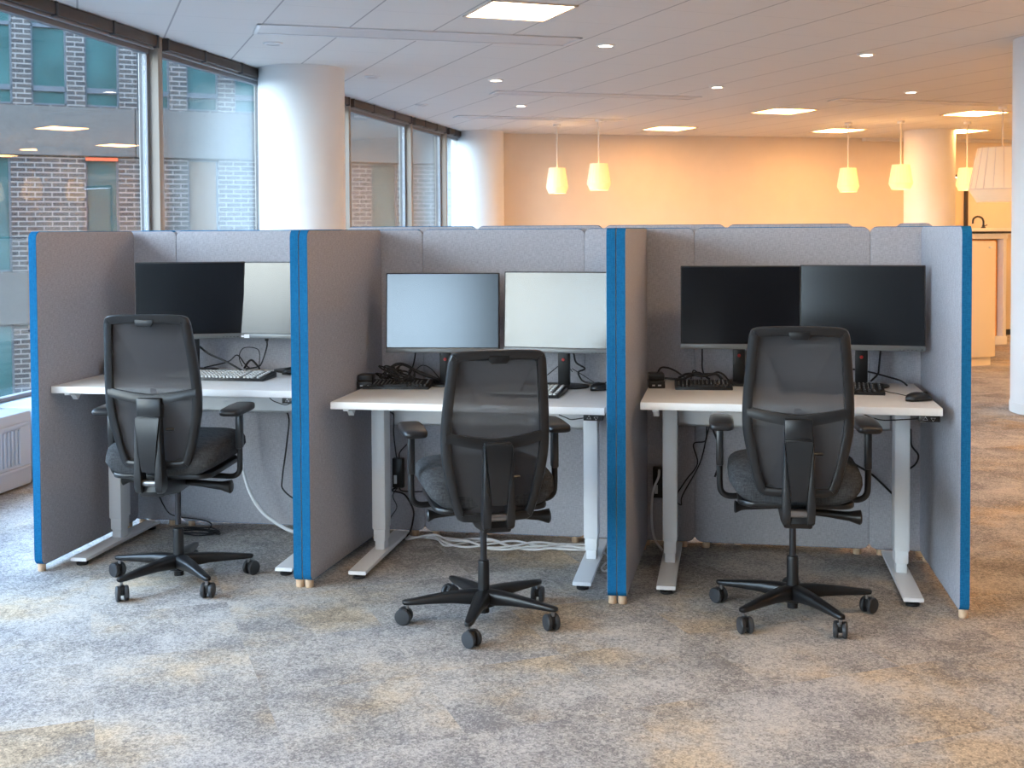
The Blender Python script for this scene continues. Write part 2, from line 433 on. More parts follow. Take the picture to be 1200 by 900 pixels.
for i, (a, b_) in enumerate(zip(MUL, MUL[1:])):
    xa, xb = wx(a), wx(b_); ang = math.atan2(xb-xa, b_-a)
    L_ = math.hypot(xb-xa, b_-a)
    mt = Matrix.Translation((xa, a, 0)) @ Matrix.Rotation(-ang, 4, 'Z')
    f = MB(); g0, g1 = .05, L_-.05
    f.box((-.05, g0, .44), (.0, g1, .44+FR), mtx=mt); f.box((-.05, g0, ZC-.13), (.0, g1, ZC-.09), mtx=mt)
    f.box((-.05, g0, .44), (-.012, g0+FR, ZC-.09), mtx=mt); f.box((-.05, g1-FR, .44), (-.012, g1, ZC-.09), mtx=mt)
    o = structure(f.build('window_%d' % (i+1), M['window_frame'], smooth=False), 'tall office window in a pale frame')
    p = MB(); p.box((-.036, g0+FR, .44+FR), (-.024, g1-FR, ZC-.13), mtx=mt); p.build('pane', M['window_glass'], o, smooth=False)
    h = MB(); h.box((-.10, g0, ZC-.09), (-.02, g1, ZC+.02), mtx=mt); h.build('head_panel', M['mullion_dark'], o, smooth=False)
    # blind housing under the ceiling
    tg = ['beside the corner of the window wall', 'second from the rear']
    bl = thing('blind_housing', None, 'blind housing', (xa, a, 0), -ang, 'blind housings along the window heads')
    q = MB(); q.box((.0, .06, ZC-.085), (.085, L_-.06, ZC-.004), .008); q.build('casing', M['blind_case'], bl)
    q = MB(); q.box((.03, .07, ZC-.105), (.055, L_-.07, ZC-.086), .004); q.build('bottom_bar', M['window_frame'], bl)
    for yy in (.08, L_/3, 2*L_/3, L_-.08):
        q = MB(); q.box((-.002, yy-.014, ZC-.095), (.092, yy+.014, ZC-.002), .003); q.build('bracket', M['mullion_dark'], bl)
    bl['label'] = {5: 'dark blind housing outside the picture, just before the leftmost window in view', 6: 'dark blind housing over the leftmost window in view',
        7: 'dark blind housing running from the first mullion to the thick round column', 8: 'dark blind housing mostly hidden behind the thick round column',
        9: 'dark blind housing over the first window past the thick column', 10: 'dark blind housing over the second window past the thick column',
        11: 'short dark blind housing touching the far round column'}.get(i, 'dark blind housing outside the picture, window %s from the rear corner' % ('first', 'second', 'third', 'fourth', 'fifth')[min(i, 4)])
    # radiator cover under each window
    rd = thing('radiator', None, 'radiator', (xa, a, 0), -ang, 'radiators under the windows')
    rd['label'] = {5: 'ribbed radiator low at the left edge, before the blue edged screen', 6: 'ribbed radiator hidden behind the first side screen'}.get(i, 'ribbed radiator under the %s window from the rear corner, out of view' % ('first', 'second', 'third', 'fourth', 'fifth', '', '', 'eighth', 'ninth', 'tenth', 'eleventh', 'twelfth')[i])
    q = MB(); q.box((-.06, .03, .015), (.33, L_-.03, .435), .012); q.build('casing', M['radiator'], rd)
    q = MB()
    nr = int((L_-.2)/.035)
    for k in range(nr): q.box((.328, .1+k*.035, .145), (.339, .1+k*.035+.022, .345), .004, 1)
    q.build('ribs', M['radiator'], rd)
    q = MB(); q.box((.33, .06, .355), (.343, L_-.06, .375), .003); q.box((.33, .06, .11), (.343, L_-.06, .13), .003); q.build('rail', M['radiator'], rd)
# unseen rear windows, added and sized for what the monitors reflect
for k, (xa, xb) in enumerate(((-1.36, -.03), (-.03, 1.3))):
    f = MB()
    f.box((xa+.02, -11.45, .46), (xb-.02, -11.37, .52)); f.box((xa+.02, -11.45, 2.8), (xb-.02, -11.37, ZC))
    f.box((xa+.02, -11.45, .46), (xa+.08, -11.37, ZC)); f.box((xb-.08, -11.45, .46), (xb-.02, -11.37, ZC))
    o = structure(f.build('window_%d' % (20+k), M['window_frame'], smooth=False), 'unseen window added behind the viewer for the monitor reflections')
    p = MB(); p.box((xa+.08, -11.415, .52), (xb-.08, -11.405, 2.8)); p.build('pane', M['window_glass'], o, smooth=False)

# columns
def column(name, x, y, r_, label):
    c = MB(); c.lathe([(r_, 0), (r_, ZC)], (x, y, 0), 64)
    o = structure(c.build(name, M['column_paint']), label)
    c = MB(); c.lathe([(r_+.006, 0), (r_+.006, .08)], (x, y, 0), 64); c.build('baseboard', M['white_paint'], o)
    return o
column('column_left', -.93, 5.70, .385, 'thick round white column by the windows')
column('column_back', -.77, 12.75, .345, 'round white column where windows meet the far wall')
column('column_right', 5.435, 5.29, .39, 'round white column cut by the right edge of the picture')
column('column_far', 5.83, 14.25, .37, 'round column before the far wall, warm lit')

# ------------------------------------------------------------------ building opposite
BO = Vector((-10.439, 15.427, 0)); BA = math.atan2(.618, .786)
bd = thing('building', 'dark brick building with teal windows seen through the windows', 'building', BO, BA)
S0, S1, DP = -14., 16., 6.
openings = []
k = 0
for n in range(-15, 16):
    s = .57+n*.957
    if s < S0+.5 or s > S1-1.2: continue
    openings.append((s, 3.85, s+.63, 5.78, 'u', n)); openings.append((s, 7.05, s+.63, 8.95, 'u', n))
for n in range(-7, 8):
    s = 1.51+n*1.935
    if s < S0+.5 or s > S1-1.2: continue
    openings.append((s, .72, s+.61, 2.88, 'l', n)); openings.append((s, -2.6, s+.61, -.27, 'l', n))
ZB = -4.
# brick wall with real openings: courses of rectangles between the openings
bwall = MB()
def strip(z0, z1, ops):
    x = S0
    for (a, _, b_, _, _, _) in sorted(ops):
        bwall.box((x, 0, z0), (a, .3, z1)); x = b_
    bwall.box((x, 0, z0), (S1, .3, z1))
rows = {}
for q in openings: rows.setdefault((q[1], q[3]), []).append(q)
zz = ZB
for (z0, z1), ops in sorted(rows.items()):
    if z0 > zz: bwall.box((S0, 0, zz), (S1, .3, z0))
    strip(z0, z1, ops); zz = z1
bwall.box((S0, 0, zz), (S1, .3, 9.6))
bwall.box((S0, .3, ZB), (S1, .42, 9.6)); bwall.box((S0, .42, 9.3), (S1, DP, 9.6)); bwall.box((S0, .42, ZB), (S0+.3, DP, 9.6)); bwall.box((S1-.3, .42, ZB), (S1, DP, 9.6))
bwall.build('brick_wall', M['brick'], bd, smooth=False)
for z0, z1 in ((2.90, 3.82), (-.26, .70), (6.05, 7.0)):
    q = MB()
    x = .88-14.*1.0; edges = [S0]
    while x < S1:
        if x > S0+.3: edges.append(x)
        x += 3.89/2*2
    edges.append(S1)
    for a, b_ in zip(edges, edges[1:]): q.box((a+.012, -.05, z0), (b_-.012, .02, z1), .006)
    q.build('concrete_band', M['concrete'], bd, smooth=False)
for (a, z0, b_, z1, kd, n) in openings:
    f = MB(); t = .035
    f.box((a, .05, z0), (a+t, .14, z1)); f.box((b_-t, .05, z0), (b_, .14, z1)); f.box((a, .05, z0), (b_, .14, z0+t)); f.box((a, .05, z1-t), (b_, .14, z1))
    if kd == 'u':
        f.box((a, .05, z0+.26), (b_, .14, z0+.36)); f.box((a, .05, z0+1.46), (b_, .14, z0+1.53))
    o = f.build('window', M['facade_frame'], bd, smooth=False)
    g = MB(); g.box((a+.02, .09, z0+.02), (b_-.02, .11, z1-.02))
    brown = kd == 'l' and n == 1 and z0 > 0
    g.build('pane', M['brown_shade'] if brown else M['teal_pane'], o, smooth=False)
    if kd == 'l' and n == 0 and z0 > 0:
        g = MB(); g.box((a+.01, .02, z1-.06), (b_-.01, .06, z1+.0)); g.build('blind_line_glow', M['red_glow'], o, smooth=False)
g = MB(); g.box((-400, -400, ZB-.2), (400, 400, ZB)); structure(g.build('street', M['asphalt'], smooth=False), 'street outside')

# ------------------------------------------------------------------ partition screens
SH, SB, ST = 1.45, .028, .037
def screen(name, label, length, h=SH, feet=(.06, -.06), group='grey screens of the desk row', open_end=False):
    """upright screen along local +x from 0 to length, thickness in y from 0 to ST"""
    o = thing('partition_screen', label, 'partition screen', group=group)
    q = MB()
    q.prism(rrect(0, SB+.001, length, h-.002, .030), .0, ST, 'y', .003, 3)
    q.build('panel', M['grey_fabric'], o)
    q = MB(); e_ = -.0025 if open_end else .002
    outer = rrect(e_, SB, length-.002, h, .032, 6); inner = rrect(.012, SB+.010, length-.012, h-.010, .026, 6)
    secs = []
    for (ax, az), (ix, iz) in zip(outer, inner):
        secs.append([(ax, .0014, az), (ix, .0014, iz), (ix, ST-.0014, iz), (ax, ST-.0014, az)])
    q.loft(secs, closed=True); q.build('edge_band', M['blue_fabric'], o)
    for fx in feet:
        fx = fx if fx >= 0 else length+fx
        q = MB(); q.lathe([(.0155, 0), (.017, .003), (.017, SB+.004)], (fx, ST/2, 0), 16); q.build('foot', M['oak'], o)
    return o
U1, U2, U3, D = 1.176, 2.449, 3.709, .854
# side screens run in +y: local x -> world y, local y -> world -x
def side(x_right, y0, label, yaw=0., ln=None):
    o = screen('partition_screen', label, ln or (D+.0-y0), feet=(.025, -.06), open_end=True)
    o.location = (x_right, y0, 0); o.rotation_euler = (0, 0, R(90)+yaw); return o
side(0, .02, 'blue edged grey side screen at the window end of the desk row')
side(U1-.0005, -.016, 'blue edged side screen on the right of the first desk, touching its twin')
side(U1+.0375, -.016, 'blue edged side screen on the left of the middle desk, touching its twin', yaw=-.052)
side(U2-.0005, -.022, 'blue edged side screen on the right of the middle desk, touching its twin')
side(U2+.0375, -.022, 'blue edged side screen on the left of the last desk, touching its twin', yaw=-.024)
side(U3+ST, .019, 'blue edged grey side screen closing the desk row beside the walkway', yaw=.018)
def back(x0, x1, label, y=D, h=SH):
    o = screen('partition_screen', label, x1-x0, h, feet=(.05, -.05)); o.location = (x0, y, 0); return o
back(-.037, .222, 'narrow back screen behind the first desk, in the corner by the windows')
back(.2225, 1.178, 'wide back screen behind the first desk')
back(1.1785, 1.4595, 'narrow back screen behind the middle desk, left of the blue screen monitor')
back(1.46, 2.2225, 'wide back screen behind both monitors of the middle desk')
back(2.223, 2.4505, 'narrow back screen behind the pale monitor of the middle desk')
back(2.451, 2.7195, 'narrow back screen in the left corner behind the last desk')
back(2.72, 3.4805, 'wide back screen behind both monitors of the last desk')
back(3.481, 3.746, 'narrow back screen in the corner beside the walkway')
# backs of the desk row beyond, only their tops show
for x0, x1, lb in ((-.03, 1.058, 'low lying top of a screen in the row beyond, behind the window bay'), (1.06, 1.70, 'top of a screen in the row beyond, its blue corner nearest the round column'), (1.702, 2.30, 'top of a screen in the row beyond, behind the left of the middle desk'),
                   (2.302, 2.86, 'top of a screen in the row beyond, behind the third pair of blue edges'), (2.862, 3.42, 'top of a screen in the row beyond, behind the black monitor'), (3.60, 3.76, 'short screen top in the row beyond, behind the last corner')):
    o = back(x0, x1, lb, D+.08, 1.452 if x0 < 0 else 1.464); o['group'] = 'screens of the row beyond'

# ------------------------------------------------------------------ desks
def desk(x, h, label):
    """origin on the floor under the middle of the front edge; depth runs to +y"""
    W, DE, TH = 1.130, .72, .030
    o = thing('standing_desk', label, 'desk', (x, .10, 0), group='white height adjustable desks')
    q = MB(); q.box((-W/2, 0, h-TH), (W/2, DE, h), .0025, 2, mi=0)
    tp = q.build('tabletop', [M['white_top'], M['white_edge']], o)
    for p in tp.data.polygons:
        if abs(p.normal.z) < .8: p.material_index = 1
    for sx in (-.468, .468):
        lg = thing('leg', None, None); lg.parent = o
        q = MB(); q.box((sx-.030, .345, .130), (sx+.030, .435, h-TH-.012), .004); q.build('outer_tube', M['white_metal'], lg)
        q = MB(); q.box((sx-.026, .351, .078), (sx+.026, .429, .132), .003); q.build('middle_tube', M['white_metal'], lg)
        q = MB(); q.box((sx-.0215, .357, .036), (sx+.0215, .423, .080), .003); q.build('inner_tube', M['white_metal'], lg)
        q = MB()
        pr = [(.028, .022), (.032, .036), (.30, .040), (.44, .040), (.71, .036), (.714, .022)]
        q.prism(pr, sx-.038, sx+.038, 'x', .003); ft = q.build('foot', M['white_metal'], lg)
        for fy in (.062, .68):
            q = MB(); q.lathe([(.022, 0), (.025, .002), (.025, .010), (.009, .012), (.009, .024)], (sx, fy, 0), 16); q.build('leveler', M['rubber'], lg)
        s = 1 if sx > 0 else -1
        q = MB()
        q.prism([(.03, h-TH-.002), (.03, h-TH-.012), (.075, h-TH-.016), (.10, h-TH-.040), (.125, h-TH-.018), (.30, h-TH-.024), (.66, h-TH-.020), (.69, h-TH-.010), (.69, h-TH-.002)], sx+s*.040-.012, sx+s*.040+.012, 'x', .0015)
        q.prism([(.30, h-TH-.001), (.30, h-TH-.016), (.69, h-TH-.012), (.69, h-TH-.001)], sx-.045, sx+.045, 'x', .0015)
        q.build('support_bracket', M['white_metal'], o)
    q = MB(); q.box((-.43, .365, h-.088), (.43, .415, h-TH-.004), .003); q.build('crossbeam', M['white_metal'], o)
    q = MB(); q.box((-.438, .50, h-.172), (.438, .512, h-TH), .002); q.box((-.438, .50, h-.172), (.438, .60, h-.162), .002); q.box((-.438, .595, h-.172), (.438, .602, h-.095), .002)
    q.build('cable_tray', M['white_metal'], o)
    q = MB(); q.box((W/2-.085, .006, h-TH-.024), (W/2-.008, .07, h-TH-.0005), .003); cp = q.build('control_panel', M['black_plastic'], o)
    q = MB()
    for cx, sg in ((W/2-.062, 1), (W/2-.034, -1)):
        zc = h-TH-.0125; r0 = .0078
        tri = [(cx+r0*1.25*math.cos(R(90*sg+120*k)), zc+r0*math.sin(R(90*sg+120*k))) for k in range(3)]
        pts = [(p[0], .0052, p[1]) for p in tri]
        q.tube(pts, .0011, 5, closed=True)
    q.build('arrow_symbols', M['sticker'], cp)
    return o
H1, H2, H3 = .785, .743, .768
X1, X2, X3 = .5695, 1.826, 3.096
desk(X1, H1, 'white height adjustable desk in the bay nearest the windows')
desk(X2, H2, 'white height adjustable desk in the middle bay, between the doubled blue screens')
desk(X3, H3, 'white height adjustable desk in the last bay, with the mouse at its corner')

# ------------------------------------------------------------------ monitors
def monitor(x, y, z, bottom, yaw, label, W=.505, H=.358, tilt=0., dot=False):
    """x,y: middle of the front face; z: desk top; bottom: underside height over the desk"""
    o = thing('monitor', label, 'monitor', (x, y, z), yaw, 'flat monitors on the desks')
    b0 = bottom
    tm = Matrix.Translation((0, .03, b0)) @ Matrix.Rotation(R(-tilt), 4, 'X') @ Matrix.Translation((0, -.03, -b0))
    q = MB(); q.prism(rrect(-W/2, b0, W/2, b0+H, .004, 3), 0., .022, 'y', .0015, mtx=tm); q.prism(rrect(-W*.32, b0+.05, W*.32, b0+H-.07, .02, 4), .02, .05, 'y', .008, mtx=tm)
    cs = q.build('casing', M['monitor_case'], o)
    q = MB(); q.box((-W/2+.005, -.0012, b0+.0245), (W/2-.005, .004, b0+H-.005), .0004, 1, mtx=tm); q.build('screen', M['screen'], o)
    q = MB(); q.box((-W/2+.0005, -.0035, b0+.0005), (W/2-.0005, .006, b0+.0225), .0015, mtx=tm); ch = q.build('chin', M['monitor_chin'], o)
    q = MB()
    for k in range(5): q.box((W/2-.105+k*.016, -.0042, b0+.006), (W/2-.096+k*.016, -.003, b0+.0085))
    q.lathe([(.003, 0), (.003, .001)], (0, 0, 0), 10, mtx=Matrix.Translation((W/2-.014, -.0034, b0+.009)) @ Matrix.Rotation(R(90), 4, 'X'))
    q.build('button', M['chin_text'], ch)
    q = MB(); q.box((-.026, .085, .008), (.026, .112, b0+.16), .004); q.box((-.05, .045, b0+.08), (.05, .09, b0+.18), .006); q.build('stand', M['black_plastic'], o)
    q = MB()
    out = [(.115*math.cos(2*math.pi*k/40), .09+.085*math.sin(2*math.pi*k/40)) for k in range(40)]
    q.prism(out, 0., .010, 'z', .003); q.build('base', M['black_plastic'], o)
    q = MB(); q.lathe([(.006, 0), (.0075, .003), (.006, .006)], (0, 0, 0), 12, mtx=Matrix.Translation((.0, .083, b0-.035)) @ Matrix.Rotation(R(90), 4, 'X')); q.build('clip', M['red_plastic'], o)
    return o
monitor(.415, .60, H1, .162, R(19), 'monitor with dark blue screen in the window bay, overlapping the one behind it', W=.495)
mo = monitor(.872, .665, H1, .160, R(-2), 'monitor with a pale reflection and white tag, half behind its neighbour in the window bay', tilt=1.6)
q = MB(); q.box((-.225, -.0052, .163), (-.200, -.0036, .180)); q.box((-.240, -.0052, .167), (-.224, -.0036, .174)); q.build('tag', M['sticker'], mo)['label'] = 'white paper tag'
monitor(1.612, .605, H2, .152, R(5), 'monitor with blue tinted screen in the middle bay', W=.512, tilt=4)
monitor(2.138, .60, H2, .158, R(-6), 'monitor with bright whitish screen in the middle bay', tilt=4)
monitor(2.920, .62, H3, .160, R(3), 'monitor with jet black screen in the last bay')
monitor(3.420, .60, H3, .162, R(-5), 'monitor with grey-green sheen on its screen, next to the outer side screen', tilt=3)

# ------------------------------------------------------------------ desk clutter
def keyboard(x, y, z, yaw, label, light, W=.44, D_=.14):
    o = thing('keyboard', label, 'keyboard', (x, y, z), yaw, 'keyboards on the desks')
    q = MB(); q.prism([(-D_/2, .0), (D_/2, .0), (D_/2, .026), (-D_/2, .012)], -W/2, W/2, 'x', .003); q.build('case', M['black_plastic'], o)
    q = MB(); qs = MB(); sl = math.atan2(.014, D_)
    rows_ = 6; pitch = (D_-.018)/rows_
    for r_ in range(rows_):
        yy = -D_/2+.010+r_*pitch; zz = .012+(yy+D_/2)*math.tan(sl)
        xk = -W/2+.010
        while xk < W/2-.016:
            wk = .0165
            if r_ == 0 and abs(xk+.06) < .006: wk = .11
            if (abs(xk-.115) < .007) or (abs(xk-.178) < .007 and wk < .1): xk += .012; continue
            if xk+wk > W/2-.006: break
            q.box((xk, yy, zz-.002), (xk+wk-.0045, yy+pitch-.0055, zz+.008), .0018, 1)
            if not light: qs.box((xk+.004, yy+.006, zz+.0078), (xk+.0085, yy+.0105, zz+.0085))
            xk += wk+.0005
    q.build('keys', M['light_keys'] if light else M['dark_keys'], o)
    if not light: qs.build('key_lettering', M['legend'], o, smooth=False)
    return o
def mouse(x, y, z, yaw, label):
    o = thing('computer_mouse', label, 'mouse', (x, y, z), yaw, 'computer mice')
    secs = []
    for k in range(9):
        t = k/8; yy = -.055+.11*t; hw = .031*math.sqrt(max(.03, 1-(2*t-1)**4)); hh = .036*math.sqrt(max(.02, 1-(1.9*t-.85)**2))
        secs.append([(hw*math.cos(2*math.pi*j/16), yy, max(.002, hh*.5+hh*.5*math.sin(2*math.pi*j/16))) for j in range(16)])
    q = MB(); q.loft(secs); q.build('body', M['black_plastic'], o, angle=60)
    q = MB(); q.lathe([(.007, -.004), (.009, -.002), (.009, .002), (.007, .004)], (0, 0, 0), 14, mtx=Matrix.Translation((0, .028, .028)) @ Matrix.Rotation(R(90), 4, 'Y')); q.build('scroll_wheel', M['rubber'], o)
    return o
def dock(x, y, z, yaw, label, s=1.):
    o = thing('docking_station', label, 'docking station', (x, y, z), yaw, 'black boxes on the desks')
    q = MB(); q.box((-.035*s, -.05, 0), (.035*s, .05, .032), .003); q.build('lower_box', M['dark_plastic'], o)
    q = MB(); q.box((-.033*s, -.045, .033), (.033*s, .05, .060), .004); q.build('upper_box', M['black_plastic'], o)
    q = MB(); q.box((-.02, -.052, .010), (-.008, -.049, .016)); q.box((.004, -.052, .010), (.018, -.049, .016)); q.build('socket', M['silver_metal'], o)
    return o
keyboard(.63, .45, H1, R(0), 'black keyboard with pale grey keys on the desk by the windows', True, .46, .16)
keyboard(1.415, .575, H2, R(5), 'black keyboard under a tangle of cables on the middle desk', False, .30, .13)
keyboard(2.03, .44, H2, R(-2), 'keyboard with pale keys half hidden behind the middle chair', True, .30, .22)
keyboard(2.765, .55, H3, R(4), 'black keyboard beneath cables at the left of the last desk', False, .24, .13)
keyboard(3.29, .52, H3, R(-4), 'black keyboard with grey lettering right of the last chair', False, .42, .17)
mouse(3.602, .285, H3, R(-68), 'black mouse at the front right corner of the last desk')
mouse(2.325, .60, H2, R(-50), 'black mouse beside the doubled screens on the middle desk')
mouse(.90, .64, H1, R(-60), 'dark mouse beside the pale keyboard on the window desk')
dock(.055, .55, H1, R(6), 'small black box at the left end of the window desk')
dock(1.272, .56, H2, R(8), 'small dark box in the left corner of the middle desk')
dock(2.565, .56, H3, R(8), 'small black box in the left corner of the last desk')
# slim silver tablet lying behind the hidden keyboard
tb = thing('tablet', 'slim silver tablet lying before the pale monitor', 'tablet', (2.10, .655, H2), R(12))
q = MB(); q.prism(rrect(-.10, -.055, .10, .055, .008, 4), .0, .009, 'z', .003); q.build('shell', M['silver_metal'], tb)
q = MB(); q.box((-.095, -.05, .0088), (.095, .05, .0098)); q.build('glass', M['screen'], tb)
def adapter(x, y, z, label):
    o = thing('power_adapter', label, 'power adapter', (x, y, z), 0, 'power adapters under the desks')
    q = MB(); q.box((-.027, -.016, -.07), (.027, .016, .07), .005); q.build('body', M['black_plastic'], o)
    q = MB(); q.box((-.018, -.0175, -.05), (-.004, -.0155, -.01)); q.build('rating_plate', M['legend'], o)
    return o
adapter(1.340, .83, .305, 'black power adapter hanging on cables under the middle desk')
adapter(2.560, .83, .30, 'black power adapter behind the left leg of the last desk')

def cable(pts, label, r_=.0032, white=False, group='loose cables', sub=6, plug=None):
    o = thing('cable', label, 'cable', group=group)
    q = MB(); q.tube(smooth_path(pts, sub), r_, 7); q.build('wire', M['white_cable'] if white else M['black_cable'], o)
    if plug is not None:
        a = Vector(pts[plug]); q = MB(); q.box(a-Vector((.008, .006, .012)), a+Vector((.008, .006, .012)), .003); q.build('plug', M['black_plastic'], o)
    return o
# window bay
cable([(.42, .72, .80), (.504, .80, .820), (.553, .80, .853), (.590, .80, .812), (.619, .79, .792)], 'thin black cable arching on the back screen of the window bay')
cable([(.579, .80, .799), (.565, .80, .832), (.568, .80, .865), (.591, .80, .889), (.643, .80, .888), (.666, .80, .866), (.667, .79, .789)], 'thin black cable making a tall loop behind the pale keyboard', .0022)
cable([(.712, .78, .935), (.712, .78, .896), (.685, .78, .819), (.662, .78, .800), (.605, .78, .790)], 'black cable plugged under the tagged monitor', .0035, plug=0)
cable([(.40, .72, .90), (.451, .70, .871), (.548, .70, .829), (.622, .68, .797), (.66, .64, .790)], 'thick black cable slanting from behind the window chair', .005)
cable([(.60, .77, .792), (.615, .78, .820), (.634, .78, .832), (.655, .78, .815), (.679, .77, .792)], 'short thick black cable arc behind the pale keyboard', .005)
cable([(.72, .60, .790), (.78, .58, .800), (.85, .62, .800), (.93, .56, .805), (1.0, .60, .791)], 'thin grey-black cable bundle at the right of the window desk', .003)
cable([(.81, .62, .66), (.808, .80, .568), (.798, .80, .432), (.774, .80, .268), (.778, .80, .211), (.85, .80, .165), (.93, .80, .20)], 'black cable hanging under the right of the window desk', .004)
cable([(.58, .60, .66), (.584, .72, .563), (.590, .72, .421), (.631, .72, .239), (.693, .72, .132), (.765, .72, .075), (.862, .72, .030), (1.0, .74, .011)], 'thick white cable curving to the floor in the window bay', .0085, True)
cable([(.979, .13, .765-.006), (.998, .13, .740), (1.03, .13, .728), (1.057, .13, .722), (1.080, .12, .730)], 'thin black cable drooping beside the window desk controls', .002)
pts = [(.16, .70, .25), (.17, .80, .10), (.22, .81, .06), (.36, .80, .05), (.41, .80, .03), (.41, .76, .006)]
for k in range(26):
    a = k*.62; pts.append((.375+(.11+.012*math.sin(k*1.7))*math.cos(a), .715+(.05+.008*math.cos(k*2.3))*math.sin(a), .006+.0007*k))
cable(pts, 'black cable coiled on the floor under the window desk', .0033, sub=4)
# middle bay
rnd = random.Random(3)
for k in range(5):
    c = Vector((1.395, .60, H2+.032)); pts = []
    for j in range(9):
        a = j*1.15+k*.9
        pts.append((c.x+(.03+.03*rnd.random())*math.cos(a)+.02*(k-2), c.y+.05*math.sin(a), c.z+.012+.03*rnd.random()+.022*math.sin(a*1.3+k)))
    pts.append((1.40+.10+.02*k, .66, H2+.012+.004*k)); pts.append((1.56, .70, H2+.006))
    cable(pts, 'black cable in the tangle on the middle desk keyboard', .0036, group='tangled cables on the middle desk')
cable([(1.34, .62, H2+.06), (1.388, .64, .838), (1.429, .66, .832), (1.489, .68, .795), (1.557, .70, .768), (1.61, .70, .750)], 'thickest black cable rising over the tangle on the middle desk', .007)
cable([(1.441, .78, .895), (1.441, .78, .879), (1.433, .78, .832), (1.420, .76, .784), (1.404, .72, .750)], 'black cable dropping from the blue tinted monitor', .0035)
cable([(1.43, .78, .770), (1.441, .78, .796), (1.474, .78, .820), (1.514, .78, .805), (1.555, .78, .760), (1.58, .76, .747)], 'thin black cable arch behind the tangle on the middle desk', .0022)
cable([(2.00, .72, .749), (2.056, .78, .782), (2.132, .78, .842), (2.150, .78, .832), (2.175, .78, .80)], 'thin black cable angled behind the stand of the pale monitor', .0022)
cable([(2.182, .74, .91), (2.184, .76, .883), (2.195, .76, .845), (2.234, .76, .819), (2.205, .76, .803), (2.213, .76, .776), (2.232, .75, .760), (2.271, .74, .756), (2.305, .72, .760), (2.324, .66, .752)], 'black cable with a kink hanging from the pale monitor', .0042)
cable([(2.175, .76, .818), (2.236, .75, .784), (2.290, .74, .752), (2.318, .66, .760)], 'thin straight cable running to the mouse of the middle desk', .0018)
cable([(2.207, .12, .708), (2.234, .12, .698), (2.255, .12, .690), (2.286, .12, .694), (2.32, .12, .700)], 'thin black cable drooping beside the middle desk controls', .002)
cable([(1.329, .68, .62), (1.329, .80, .58), (1.324, .81, .50), (1.331, .825, .39), (1.338, .83, .37)], 'black cable running down to the adapter under the middle desk', .0035)
cable([(1.428, .66, .62), (1.426, .81, .54), (1.43, .81, .50), (1.455, .81, .545), (1.475, .80, .58), (1.474, .68, .62)], 'looped black cable under the middle desk', .003)
cable([(1.478, .68, .63), (1.473, .80, .571), (1.417, .81, .476), (1.352, .825, .407), (1.343, .83, .37)], 'slanting black cable above the adapter under the middle desk', .003)
cable([(1.34, .83, .24), (1.318, .80, .225), (1.379, .79, .211), (1.423, .78, .146), (1.422, .78, .093), (1.403, .77, .030), (1.36, .72, .006)], 'thick black cable bending from the adapter to the floor', .0042)
cable([(1.338, .83, .24), (1.320, .80, .20), (1.342, .79, .150), (1.310, .79, .095), (1.29, .79, .004)], 'thin black cable below the adapter of the middle desk', .0025)
cable([(1.345, .83, .24), (1.36, .81, .224), (1.44, .81, .222), (1.56, .80, .235), (1.62, .80, .25)], 'black cable running sideways from the adapter', .003)
for k in range(5):
    pts = [(1.27+.03*k, .80+.008*k, .006), (1.40, .815-.012*k, .006), (1.514, .80+.01*(k % 3), .006+.004*k)]
    for j, xx in enumerate((1.60, 1.70, 1.80, 1.90, 2.0, 2.1, 2.2, 2.30)):
        pts.append((xx, .755+.055*math.sin(j*1.25+k*1.9)-.012*k, .006+.005*((j+k) % 3)))
    cable(pts, 'white cable in the loose bundle on the floor of the middle bay', .005, True, 'white cables on the floor of the middle bay')
cable([(2.30, .74, .007), (2.36, .60, .006), (2.375, .48, .006), (2.36, .40, .006), (2.34, .44, .006), (2.35, .52, .007)], 'white cable loop beside the right foot of the middle desk', .0045, True)
# last bay
cable([(2.60, .60, .80), (2.564, .69, .801), (2.575, .70, .832), (2.601, .70, .836), (2.636, .70, .824), (2.673, .70, .800), (2.70, .68, .778)], 'black cable arching up from the box on the last desk', .0042)
cable([(2.57, .58, .826), (2.586, .55, .812), (2.630, .55, .806), (2.681, .55, .806), (2.714, .56, .826), (2.75, .58, .828), (2.79, .60, .80)], 'black cable lying over the keyboard of the last desk', .005)
cable([(2.756, .74, .94), (2.756, .76, .876), (2.756, .76, .832), (2.766, .74, .800), (2.79, .68, .790)], 'black cable dropping from the jet black monitor', .0035)
cable([(2.705, .72, .775), (2.713, .74, .803), (2.719, .74, .821), (2.743, .73, .806), (2.76, .70, .778)], 'small black cable hook behind the keyboard of the last desk', .0028)
cable([(2.68, .62, .80), (2.74, .66, .812), (2.799, .70, .812), (2.825, .71, .818), (2.851, .70, .807), (2.88, .66, .775)], 'black cable arc left of the jet black monitor stand', .004)
cable([(2.66, .60, .804), (2.70, .58, .824), (2.76, .57, .816), (2.82, .60, .822), (2.86, .62, .775)], 'black cable bunched on top of the last desk keyboard', .006)
cable([(3.30, .70, .84), (3.394, .74, .836), (3.470, .74, .824), (3.541, .74, .806), (3.594, .74, .790), (3.62, .72, .772)], 'black cable sloping behind the stand of the grey-green monitor', .004)
cable([(3.515, .72, .945), (3.514, .76, .910), (3.508, .76, .846), (3.502, .75, .815), (3.47, .72, .788)], 'black cable hanging from the grey-green monitor', .0042)
cable([(3.49, .55, .776), (3.520, .50, .771), (3.542, .47, .771), (3.576, .40, .772), (3.60, .34, .780)], 'thin cord of the mouse on the last desk', .0016)
